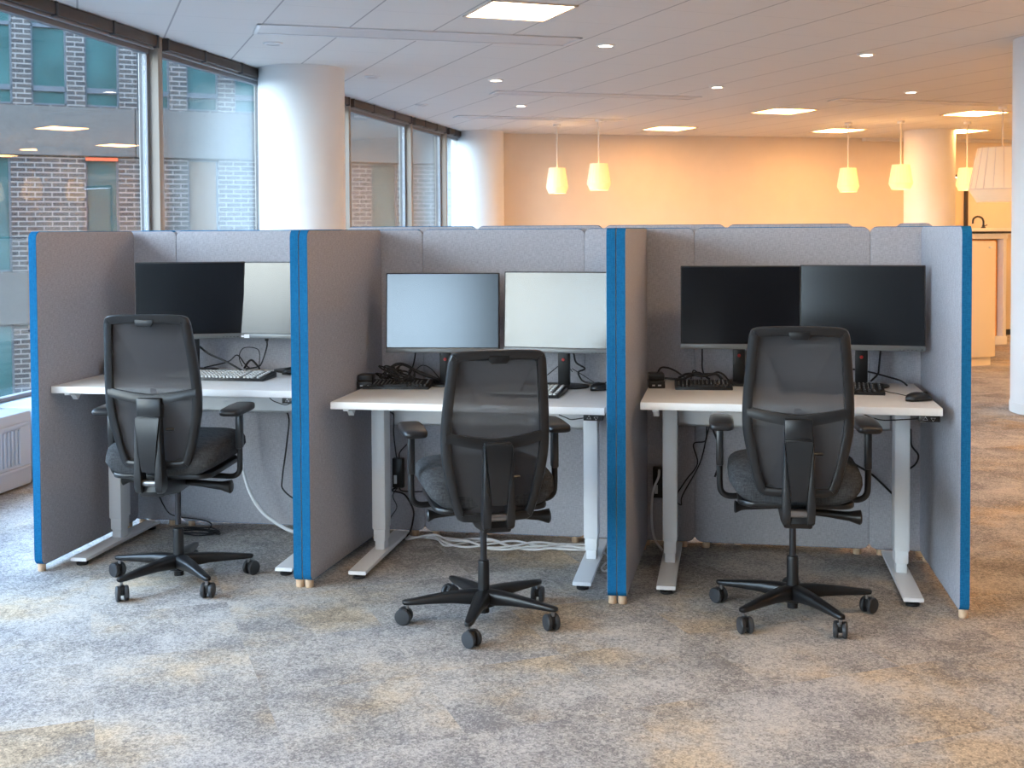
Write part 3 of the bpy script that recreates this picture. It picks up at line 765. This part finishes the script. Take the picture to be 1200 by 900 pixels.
cable([(2.79, .66, .625), (2.775, .80, .559), (2.768, .82, .495), (2.715, .82, .478), (2.733, .82, .391), (2.680, .82, .312), (2.635, .82, .233), (2.661, .82, .202), (2.667, .82, .247), (2.743, .82, .392), (2.775, .82, .521), (2.80, .66, .63)], 'long black cable looping down under the last desk', .003)
cable([(2.79, .66, .625), (2.800, .80, .556), (2.829, .80, .475), (2.834, .79, .411), (2.81, .79, .34)], 'thick black cable behind the left armrest of the last chair', .0045)
cable([(2.562, .82, .36), (2.560, .79, .330), (2.536, .78, .265), (2.530, .78, .149), (2.542, .78, .059), (2.58, .76, .007)], 'white cable hanging left of the last desk leg', .0055, True)
cable([(3.62, .62, .60), (3.650, .80, .503), (3.678, .80, .461), (3.668, .80, .423), (3.640, .80, .398)], 'black cable bulging out right of the last desk leg', .0042)
cable([(3.40, .80, .42), (3.481, .82, .370), (3.529, .82, .328), (3.575, .82, .283), (3.62, .82, .25)], 'thick black cable slanting on the back screen of the last bay', .005)
cable([(3.38, .14, .733), (3.410, .13, .722), (3.45, .13, .714), (3.50, .13, .716), (3.575, .13, .722)], 'thin black cable drooping beside the last desk controls', .002)

# ------------------------------------------------------------------ office chairs
def backy(x, z):
    if z < .76: y = -.232-.030*((z-.50)/.26)
    else: y = -.262-.062*((z-.76)/.35)**1.3
    return y+.55*x*x
OUT = [(0, 1.108), (.10, 1.106), (.150, 1.100), (.168, 1.080), (.176, 1.02), (.187, .90), (.192, .80), (.188, .72), (.168, .62), (.140, .525), (.122, .502), (.09, .497), (0, .495)]
def outline():
    half = [Vector((a, 0, b_)) for a, b_ in OUT]
    full = half+[Vector((-p.x, 0, p.z)) for p in half[1:-1]][::-1]
    return [(p.x, p.z) for p in smooth_path(full, 5, closed=True)]
def office_chair(label):
    o = thing('office_chair', label, 'office chair', group='black mesh office chairs')
    # star base
    q = MB(); q.lathe([(.030, .052), (.044, .058), (.046, .085), (.036, .106), (.027, .116)], seg=28); q.lathe([(.020, .030), (.020, .06)], seg=20)
    q.build('hub', M['black_plastic'], o)
    for k in range(5):
        a = R(72*k); mt = Matrix.Rotation(a, 4, 'Z')
        secs = []
        for r_, w_, zt, hh in ((.018, .030, .117, .055), (.06, .029, .117, .052), (.12, .024, .113, .042), (.20, .0195, .103, .031), (.27, .0165, .093, .022), (.295, .013, .090, .018), (.302, .006, .087, .010)):
            ring = [(r_, w_*math.copysign(abs(math.cos(t))**.6, math.cos(t)), zt-hh/2+hh/2*math.copysign(abs(math.sin(t))**.6, math.sin(t))) for t in [2*math.pi*j/16+.01 for j in range(16)]]
            secs.append(ring)
        q = MB(); q.loft(secs, mtx=mt); arm = q.build('base_arm', M['black_plastic'], o, angle=50)
        ca = thing('caster', None, None, (.283*math.cos(a), .283*math.sin(a), 0), R(72*k+[35, 100, -20, 60, 140][k])); ca.parent = o
        q = MB(); q.lathe([(.006, .055), (.006, .082)], seg=10); q.build('stem', M['steel'], ca)
        q = MB(); q.box((-.004, -.012, .022), (.026, .012, .060), .006); q.build('hood', M['black_plastic'], ca)
        for sy in (-1, 1):
            q = MB(); q.lathe([(.021, -.009), (.028, -.0075), (.030, -.003), (.030, .004), (.027, .008), (.010, .0095)], seg=26, mtx=Matrix.Translation((.014, sy*.016, .030)) @ Matrix.Rotation(R(-90*sy), 4, 'X'))
            q.build('wheel', M['wheel'], ca)
    # gas lift
    q = MB(); q.lathe([(.0215, .10), (.0215, .215), (.020, .224), (.016, .226)], seg=24); q.build('column_sleeve', M['black_plastic'], o)
    q = MB(); q.lathe([(.0125, .22), (.0125, .40)], seg=20); q.build('gas_rod', M['dark_steel'], o)
    # tilt mechanism
    q = MB()
    q.prism([(-.29, .415), (-.275, .395), (-.10, .372), (.06, .378), (.12, .405), (.13, .445), (-.24, .452), (-.285, .445)], -.050, .050, 'x', .008)
    q.box((-.10, -.10, .43), (.10, .12, .455), .006); q.build('tilt_mechanism', M['black_plastic'], o)
    q = MB(); q.lathe([(.015, -.034), (.015, .034)], (0, 0, 0), 18, mtx=Matrix.Translation((0, -.288, .452)) @ Matrix.Rotation(R(90), 4, 'Y')); q.build('pivot', M['steel'], o)
    q = MB(); q.tube([(-.04, -.03, .418), (-.12, -.035, .414), (-.175, -.04, .412), (-.19, -.04, .412), (-.212, -.042, .411), (-.216, -.042, .411)], [.011, .011, .0115, .014, .024, .018], 16); q.build('height_lever', M['black_plastic'], o)
    q = MB(); q.tube([(.04, -.03, .402), (.12, -.035, .396), (.185, -.04, .390), (.20, -.04, .389), (.238, -.042, .386), (.243, -.042, .386)], [.013, .014, .017, .018, .028, .022], 16); q.build('tension_lever', M['black_plastic'], o)
    # seat
    secs = []
    prof = [(-.225, .62, .478, .508), (-.222, .80, .466, .535), (-.20, .92, .461, .568), (-.14, .985, .460, .592), (-.02, 1., .460, .598), (.12, 1., .460, .600), (.19, .97, .460, .590), (.235, .88, .462, .560), (.25, .74, .470, .520)]
    for yy, sw, zb, zt in prof:
        hw = .238*sw; ring = []
        for j in range(28):
            t = 2*math.pi*j/28
            cx = math.copysign(abs(math.cos(t))**.45, math.cos(t)); sz = math.copysign(abs(math.sin(t))**.55, math.sin(t))
            ring.append((hw*cx*(1 if sz > 0 else 1-.16*abs(sz)), yy, (zb+zt)/2+(zt-zb)/2*sz))
        secs.append(ring)
    q = MB(); q.loft(secs); q.build('seat', M['seat_fabric'], o, angle=70)
    q = MB(); q.prism(rrect(-.205, -.20, .205, .22, .06, 6), .447, .468, 'z', .006); q.build('seat_pan', M['black_plastic'], o)
    # backrest frame
    P = outline(); n = len(P); secs = []; inner = []
    for i, (x, z) in enumerate(P):
        tx, tz = P[(i+1) % n][0]-P[i-1][0], P[(i+1) % n][1]-P[i-1][1]
        l = math.hypot(tx, tz); nx, nz = tz/l, -tx/l
        if nx*(-x)+nz*(.8-z) < 0: nx, nz = -nx, -nz
        wd = .034 if z > .6 else .030
        ring = []
        for u, v in ((0, -.006), (.004, -.013), (wd-.008, -.015), (wd, -.010), (wd, .008), (wd-.006, .013), (.006, .014), (0, .008)):
            px, pz = x+nx*u, z+nz*u
            ring.append((px, backy(px, pz)+v, pz))
        secs.append(ring); inner.append((x+nx*(wd-.004), z+nz*(wd-.004)))
    q = MB(); q.loft(secs, closed=True); q.build('back_frame', M['frame_plastic'], o, angle=50)
    # netting: fan of rings inside the frame, drawn a little forward
    rings = []
    for f in (1., .85, .65, .45, .25, .08):
        rings.append([(x*f, backy(x*f, .79+(z-.79)*f)+.009+.010*(1-f*f), .79+(z-.79)*f) for x, z in inner+inner[:1]])
    rings.append([(0, backy(0, .79)+.016, .79)]*(n+1))
    bmq = MB(); bmq.grid(rings[:-1], thick=.0025)
    bmq.bm.verts.ensure_lookup_table()
    last = [(x*.08, .79+(z-.79)*.08) for x, z in inner]
    bmq.prism(last, backy(0, .79)+.0165, backy(0, .79)+.019, 'y')
    bmq.build('back_netting', M['netting'], o, angle=60)
    # hanger tab at the top
    q = MB(); q.prism([(-.036, 1.088), (-.036, 1.074), (-.026, 1.060), (.026, 1.060), (.036, 1.074), (.036, 1.088)], backy(0, 1.08)-.019, backy(0, 1.08)-.004, 'y', .003); q.build('hanger_tab', M['black_plastic'], o)
    # curved crossbar
    secs = []
    for k in range(21):
        x = -.176+.352*k/20; zc = .772+.030*(abs(x)/.176)**1.4; hh = .017+.004*(1-abs(x)/.176)
        y = backy(x, zc)-.006
        secs.append([(x, y-.012, zc-hh), (x, y-.014, zc), (x, y-.008, zc+hh), (x, y+.006, zc+hh), (x, y+.006, zc-hh)])
    q = MB(); q.loft(secs); q.build('crossbar', M['frame_plastic'], o, angle=50)
    # carrier block, centre plate and two prongs of the spine
    q = MB(); q.box((-.048, -.302, .700), (.048, -.262, .782), .005); q.build('carrier_block', M['frame_plastic'], o)
    q = MB()
    secs = []
    for z, hw, yb in ((.708, .047, -.318), (.70, .0465, -.320), (.62, .038, -.322), (.52, .028, -.318), (.497, .026, -.312)):
        secs.append([(-hw, yb, z), (hw, yb, z), (hw, yb+.030, z), (-hw, yb+.030, z)])
    q.loft(secs); q.box((-.046, -.314, .706), (.046, -.275, .712), .002); q.build('spine_plate', M['frame_plastic'], o)
    for s in (-1, 1):
        secs = []
        for z, xi, xo, yb, yf in ((.700, .0475, .051, -.314, -.285), (.62, .0395, .0525, -.318, -.282), (.54, .032, .054, -.320, -.275), (.48, .028, .0555, -.322, -.262), (.445, .028, .0555, -.322, -.255), (.425, .029, .0545, -.318, -.258), (.413, .031, .052, -.306, -.272)):
            secs.append([(s*xi, yb+.003, z), (s*(xi+xo)/2, yb, z), (s*xo, yb+.005, z), (s*xo, yf, z), (s*xi, yf, z)])
        q = MB(); q.loft(secs); q.build('spine_prong', M['frame_plastic'], o, angle=50)
    # lumbar knob
    q = MB(); q.tube([(.052, -.262, .655), (.075, -.258, .655), (.085, -.256, .655)], [.006, .0065, .005], 10); q.build('lumbar_knob', M['black_plastic'], o)
    # armrests
    for s in (-1, 1):
        ar = thing('armrest', None, None); ar.parent = o
        q = MB()
        pth = smooth_path([(s*.268, -.015, .700), (s*.268, -.015, .60), (s*.268, -.015, .50), (s*.262, -.012, .462), (s*.235, -.008, .444), (s*.18, 0, .444), (s*.10, 0, .446)], 5)
        q.tube(pth, .0115, 10); q.build('post', M['black_plastic'], ar)
        q = MB(); q.box((s*.268-.013, -.034, .56), (s*.268+.013, .004, .706), .006); q.build('sleeve', M['frame_plastic'], ar)
        secs = []
        for yy, hw, zb, zt in ((-.142, .028, .716, .728), (-.135, .038, .709, .734), (-.11, .044, .705, .738), (0, .046, .704, .740), (.08, .043, .705, .738), (.105, .035, .710, .734), (.112, .026, .716, .728)):
            ring = []
            for j in range(20):
                t = 2*math.pi*j/20
                ring.append((s*.262+hw*math.copysign(abs(math.cos(t))**.5, math.cos(t)), yy, (zb+zt)/2+(zt-zb)/2*math.copysign(abs(math.sin(t))**.6, math.sin(t))))
            secs.append(ring)
        q = MB(); q.loft(secs); q.build('pad', M['dark_plastic'], ar, angle=60)
    return o
def turn_base(o, deg):
    """swivel the star base under the seat"""
    rz = Matrix.Rotation(R(deg), 4, 'Z')
    for c in kids(o):
        if c.name.split('.')[0] in ('base_arm', 'caster', 'hub'):
            if c.name.startswith('caster'):
                c.location = rz @ c.location; c.rotation_euler = (0, 0, c.rotation_euler[2]+R(deg))
            else: c.rotation_euler = (0, 0, c.rotation_euler[2]+R(deg))
ch3 = office_chair('black mesh office chair square in front of the last desk, beside the walkway')
ch2 = dup(ch3, label='black mesh office chair turned to the left before the middle desk')
ch1 = dup(ch3, label='black mesh office chair at the desk nearest the windows')
def shift(o, names, dz):
    for c in kids(o):
        if (c.name.split('.')[0] in names): c.location.z += dz
BACK = ('back_frame', 'back_netting', 'hanger_tab', 'crossbar', 'carrier_block', 'lumbar_knob')
shift(ch2, BACK, -.072)
shift(ch1, BACK+('seat', 'seat_pan', 'tilt_mechanism', 'pivot', 'height_lever', 'tension_lever', 'spine_plate', 'spine_prong', 'gas_rod'), .022)
for c, x, y, yaw, base in ((ch3, 3.107, -.035, 1., 14.3), (ch2, 1.980, -.275, 22., 55.), (ch1, .640, -.015, 6., 30.)):
    c.location = (x, y, 0); c.rotation_euler = (0, 0, R(yaw)); turn_base(c, base-yaw)

# ------------------------------------------------------------------ ceiling fittings
def light_panel(x, y, label, m_, s=.60):
    o = thing('ceiling_light', label, 'ceiling light', (x, y, ZC), GRID, 'square ceiling lights')
    q = MB(); q.box((-s/2, -s/2, -.010), (s/2, -s/2+.02, 0)); q.box((-s/2, s/2-.02, -.010), (s/2, s/2, 0)); q.box((-s/2, -s/2, -.010), (-s/2+.02, s/2, 0)); q.box((s/2-.02, -s/2, -.010), (s/2, s/2, 0))
    q.build('frame', M['panel_frame'], o, smooth=False)
    q = MB(); q.box((-s/2+.02, -s/2+.02, -.006), (s/2-.02, s/2-.02, -.001)); q.build('diffuser', M[m_], o, smooth=False)
    return o
light_panel(1.500, 3.27, 'large bright square ceiling light above the middle desk', 'panel_light')
light_panel(2.010, 12.80, 'square ceiling light right above the far wall, leftmost of the far ones', 'panel_warm')
light_panel(3.530, 10.60, 'square ceiling light nearest the middle of the far ceiling', 'panel_warm')
light_panel(4.458, 13.80, 'square ceiling light cut by a pendant cord near the far wall', 'panel_warm')
light_panel(5.951, 11.50, 'square ceiling light before the big pale pendant', 'panel_warm')
light_panel(6.307, 14.40, 'square ceiling light behind the round far column', 'panel_warm')
for x, y, wh in ((8.6, 12.2, 'beyond the kitchen counter'), (9.0, 8.2, 'nearest to it'), (7.9, 15.6, 'close to the far door')): light_panel(x, y, 'square ceiling light hidden by the right column, '+wh, 'panel_warm')
for x, y, wh in ((1.2, -2.2, 'over the open floor nearest the windows'), (3.9, -1.0, 'over the floor before the last desk'), (2.6, -5.6, 'behind the viewer')): light_panel(x, y, 'added square fill light on the ceiling, unseen, '+wh, 'panel_light')  # unseen panels added to light the front of the room
for (x, y), nth in zip(((7.4, 2.6), (8.2, 6.4), (10.2, 1.6), (10.4, 5.2)), ('nearest the right column', 'past the right column', 'first of the wall side pair', 'second of the wall side pair')):
    light_panel(x, y, 'added warm fill light over the walkway, unseen, '+nth, 'fill_panel_warm')  # unseen panels added to warm the floor and ceiling at right
def downlight(x, y, label, on):
    o = thing('downlight', label, 'downlight', (x, y, ZC), 0, 'small round downlights')
    q = MB(); q.lathe([(.052, -.012), (.070, -.010), (.076, -.004), (.076, 0)], seg=28, cap=False); q.build('ring', M['white_edge'] if on else M['vent_metal'], o)
    q = MB(); q.lathe([(.053, -.009), (.053, -.004)], seg=28); q.build('lens', M['spot_light'] if on else M['vent_slot'], o)
    return o
downlight(1.909, 4.86, 'lit round downlight right of the bright square light', True)
downlight(.642, 6.80, 'lit round downlight left of the middle of the ceiling', True)
downlight(.464, 9.20, 'lit round downlight nearest the far left column', True)
downlight(2.740, 7.86, 'lit round downlight in the middle of the ceiling', True)
downlight(3.999, 5.84, 'lit round downlight high up at the right, nearest to us', True)
downlight(4.782, 8.81, 'lit round downlight before the warm square lights at right', True)
downlight(-.448, 6.30, 'unlit round downlight just right of the thick column', False)
downlight(-.638, 8.85, 'unlit round downlight beside the far windows', False)
downlight(-.603, 4.21, 'unlit round downlight above the thick column', False)
def vent(xa, ya, ln, wd, label):
    """slot diffuser from its left near corner along the ceiling grid"""
    o = thing('ceiling_vent', label, 'ceiling vent', (xa, ya, ZC), R(27), 'long ceiling vents')
    q = MB(); q.box((0, 0, -.012), (ln, .022, 0), .003); q.box((0, wd-.03, -.012), (ln, wd, 0), .003); q.box((0, 0, -.012), (.03, wd, 0), .003); q.box((ln-.03, 0, -.012), (ln, wd, 0), .003)
    q.build('frame', M['vent_metal'], o)
    q = MB(); q.box((.03, .03, -.006), (ln-.03, wd-.03, -.001)); q.build('grille', M['vent_slot'], o)
    return o
vent(-.38, 3.36, 2.42, .40, 'long metal ceiling vent under the bright square light')
vent(.478, 7.666, 2.35, .30, 'long ceiling vent in the middle of the ceiling')
vent(-.512, 10.17, 2.3, .28, 'long ceiling vent nearest the far wall')
vent(4.092, 9.274, 2.3, .28, 'long ceiling vent among the warm square lights at right')

# ------------------------------------------------------------------ pendant lamps
def pendant(x, y, zt, zb, r_, label, m_='lamp_light'):
    o = thing('pendant_lamp', label, 'pendant lamp', (x, y, 0), 0, 'pendant lamps before the far wall')
    h = zt-zb; kz = zb+.24*h
    q = MB(); sg = 20
    pf = [(r_*.76, zb), (r_, kz-.004*h), (r_, kz+.004*h), (r_*.74, zt)]
    q.lathe(pf, seg=sg, cap=False); q.lathe([(a-.006, b_) for a, b_ in pf], seg=sg, cap=False)
    q.build('shade', M[m_], o)
    q = MB()
    for k in range(sg):
        a = 2*math.pi*(k+.5)/sg; c_, s_ = math.cos(a), math.sin(a)
        q.tube([(r_*.742*c_, r_*.742*s_, zt), (r_*1.0*c_, r_*1.0*s_, kz)], .0014*r_/.16, 4)
    q.tube([(r_*1.003*math.cos(2*math.pi*k/40), r_*1.003*math.sin(2*math.pi*k/40), kz) for k in range(40)], .002*r_/.16, 5, closed=True)
    q.build('shade_seams', M['panel_frame'], o)
    q = MB(); q.lathe([(.014, kz+.1*h), (.014, zt+.01)], seg=10); q.build('bulb_holder', M['white_edge'], o)
    q = MB(); q.lathe([(.010, zt-.02), (.010, ZC-.03)], seg=8); q.build('cord', M['lamp_cord'], o)
    q = MB(); q.lathe([(.05, ZC-.035), (.05, ZC)], seg=20); q.build('canopy', M['white_edge'], o)
    if m_ == 'lamp_light':
        ld = bpy.data.lights.new('lamp_glow', 'POINT'); ld.energy = 5; ld.color = (1., .62, .28); ld.shadow_soft_size = .05
        lo = bpy.data.objects.new('bulb_light', ld); COL.objects.link(lo); lo.parent = o; lo.location = (0, 0, zb+.45*h)
    return o
pendant(.52, 11.75, 2.295, 1.945, .155, 'glowing pendant lamp nearest the far left column')
pendant(1.165, 11.15, 2.313, 1.963, .160, 'glowing pendant lamp second from the far left column')
pendant(4.48, 12.5, 2.272, 1.942, .150, 'glowing pendant lamp left of the far round column')
pendant(5.165, 12.40, 2.302, 1.966, .160, 'glowing pendant lamp just left of the far round column')
pendant(6.10, 12.8, 2.262, 1.954, .150, 'glowing pendant lamp partly behind the big pale shade')
pendant(6.12, 10.72, 2.40, 1.745, .385, 'big pale pendant shade beside the right column', 'lamp_dim')

# ------------------------------------------------------------------ kitchen corner seen past the last side screen
KA = R(32)
kt = thing('cabinet', 'tall beige kitchen cabinet standing past the last side screen', 'cabinet', (5.59, 8.546, 0), KA)
q = MB(); q.box((-1.30, 0, .09), (0, .55, 1.30), .004); q.build('body', M['kitchen_beige'], kt)
q = MB(); q.box((-1.28, .03, 0), (-.02, .53, .09)); q.build('plinth', M['kitchen_beige'], kt)
for k in range(3):
    q = MB(); q.box((-1.295+k*.432, -.02, .095), (-1.295+k*.432+.427, -.001, 1.295), .003); dd = q.build('door', M['kitchen_beige'], kt)
    q = MB(); q.box((-1.295+k*.432+.33, -.032, 1.225), (-1.295+k*.432+.37, -.02, 1.245), .003); q.build('handle', M['vent_metal'], dd)
bt = thing('bar_table', 'white framed bar table with a black top behind the beige cabinet', 'table', (5.72, 10.6, 0), KA)
q = MB(); q.box((-1.9, -.02, 1.30), (.587, .62, 1.365), .004); q.build('tabletop', M['kitchen_white'], bt)
q = MB(); q.box((-1.92, -.035, 1.366), (.75, .63, 1.392), .004); q.build('worktop', M['black_plastic'], bt)
for a in (-1.9, .532):
    q = MB(); q.box((a, 0, .03), (a+.055, .60, 1.30), .004); q.build('leg', M['kitchen_white'], bt)
    q = MB(); q.box((a-.16, -.02, 0), (a+.055, .62, .10), .004); q.build('foot', M['kitchen_white'], bt)
ow = thing('cupboard', 'orange wooden cupboard under the white bar table', 'cupboard', (6.023, 10.907, 0), KA)
q = MB(); q.box((-.75, .0, .06), (.10, .36, 1.29), .004); q.build('body', M['orange_wood'], ow)
q = MB(); q.box((-.73, .03, 0), (.08, .33, .06)); q.build('plinth', M['orange_wood'], ow)
q = MB(); q.box((-.745, -.018, .065), (-.33, -.001, 1.285), .003); q.build('door', M['orange_wood'], ow)
q = MB(); q.box((-.32, -.018, .065), (.095, -.001, 1.285), .003); q.build('door', M['orange_wood'], ow)
ct = thing('kitchen_counter', 'pale kitchen counter holding the black faucet', 'counter', (6.2, 12.0, 0), KA)
q = MB(); q.box((-2.2, 0, .08), (1.2, .6, 1.345), .004); q.build('body', M['kitchen_beige'], ct)
q = MB(); q.box((-2.22, -.03, 1.345), (1.22, .62, 1.43), .004); q.build('worktop', M['kitchen_white'], ct)
q = MB(); q.box((-2.2, .04, 0), (1.2, .58, .08)); q.build('plinth', M['mullion_dark'], ct)
fa = thing('faucet', 'black curved kitchen faucet standing on the counter', 'faucet', (6.20, 12.20, 1.43), 0)
q = MB(); q.lathe([(.03, 0), (.03, .015), (.018, .02), (.018, .04)], seg=16); q.build('base', M['black_plastic'], fa)
q = MB(); q.tube(smooth_path([(0, 0, .02), (0, 0, .09), (-.02, 0, .135), (-.075, 0, .155), (-.125, 0, .125), (-.135, 0, .06)], 6), .013, 10); q.build('spout', M['black_plastic'], fa)
q = MB(); q.tube([(.015, 0, .03), (.05, 0, .045)], .006, 8); q.build('lever', M['black_plastic'], fa)

# ------------------------------------------------------------------ daylight, camera
wd = bpy.data.worlds.new('sky'); SC.world = wd; wd.use_nodes = True
nt = wd.node_tree; bg = nt.nodes['Background']
tc = nt.nodes.new('ShaderNodeTexCoord'); sp = nt.nodes.new('ShaderNodeSeparateXYZ'); nt.links.new(tc.outputs['Generated'], sp.inputs[0])
rp = nt.nodes.new('ShaderNodeValToRGB')
e = rp.color_ramp.elements; e[0].position = .0; e[1].position = .9
e[0].color = (.60, .79, 1., 1); e[1].color = (.34, .58, 1., 1)
nt.links.new(sp.outputs['Z'], rp.inputs['Fac'])
cn = nt.nodes.new('ShaderNodeTexNoise'); cn.inputs['Scale'].default_value = 2.4; cn.inputs['Detail'].default_value = 4
nt.links.new(tc.outputs['Generated'], cn.inputs['Vector'])
cr = nt.nodes.new('ShaderNodeValToRGB'); cr.color_ramp.elements[0].position = .48; cr.color_ramp.elements[1].position = .66
nt.links.new(cn.outputs['Fac'], cr.inputs['Fac'])
mx = nt.nodes.new('ShaderNodeMix'); mx.data_type = 'RGBA'; mx.inputs['B'].default_value = (.82, .91, 1., 1)
nt.links.new(cr.outputs['Color'], mx.inputs['Factor']); nt.links.new(rp.outputs['Color'], mx.inputs['A'])
# white lobe added to the sky so the middle monitor reflects pale
hz = nt.nodes.new('ShaderNodeVectorMath'); hz.operation = 'DOT_PRODUCT'; hz.inputs[1].default_value = (-.42, -.90, .12)
nt.links.new(tc.outputs['Generated'], hz.inputs[0])
h0 = nt.nodes.new('ShaderNodeMath'); h0.operation = 'MAXIMUM'; h0.inputs[1].default_value = 0.; nt.links.new(hz.outputs['Value'], h0.inputs[0])
h1 = nt.nodes.new('ShaderNodeMath'); h1.operation = 'POWER'; h1.inputs[1].default_value = 40.; nt.links.new(h0.outputs[0], h1.inputs[0])
hm = nt.nodes.new('ShaderNodeMix'); hm.data_type = 'RGBA'; hm.inputs['B'].default_value = (1.15, 1.12, 1.02, 1)
nt.links.new(h1.outputs[0], hm.inputs['Factor']); nt.links.new(mx.outputs['Result'], hm.inputs['A'])
nt.links.new(hm.outputs['Result'], bg.inputs['Color'])
bg.inputs['Strength'].default_value = 9.5

cam = bpy.data.cameras.new('camera'); co = bpy.data.objects.new('camera', cam); COL.objects.link(co)
CX, CY, CZ = 2.8791, -4.5402, 1.4453
yaw, pitch, roll = .1822, .0329, .0059
F = 1390.9; PPX, PPY = 600., 315.09
r0 = Vector((math.cos(yaw), math.sin(yaw), 0)); fw = Vector((-math.sin(yaw)*math.cos(pitch), math.cos(yaw)*math.cos(pitch), -math.sin(pitch)))
dn = fw.cross(r0)
rr = math.cos(roll)*r0+math.sin(roll)*dn; dd = -math.sin(roll)*r0+math.cos(roll)*dn
mt = Matrix((( rr.x, -dd.x, -fw.x, CX), (rr.y, -dd.y, -fw.y, CY), (rr.z, -dd.z, -fw.z, CZ), (0, 0, 0, 1)))
co.matrix_world = mt
cam.sensor_width = 36; cam.lens = F*36/1200
cam.shift_x = -(PPX-600)/1200; cam.shift_y = (PPY-450)/1200
cam.clip_start = .05; cam.clip_end = 300
cam.dof.use_dof = True; cam.dof.focus_distance = 4.9; cam.dof.aperture_fstop = 9.0
SC.camera = co
vs = SC.view_settings
vs.view_transform = 'Standard'; vs.look = 'None'; vs.gamma = 1.; vs.use_curve_mapping = False; vs.exposure = .68
SC.cycles.max_bounces = 10; SC.cycles.diffuse_bounces = 5; SC.cycles.transparent_max_bounces = 12
SC.cycles.caustics_reflective = False; SC.cycles.caustics_refractive = False
SC.cycles.sample_clamp_indirect = 6.
SC.cycles.use_denoising = True
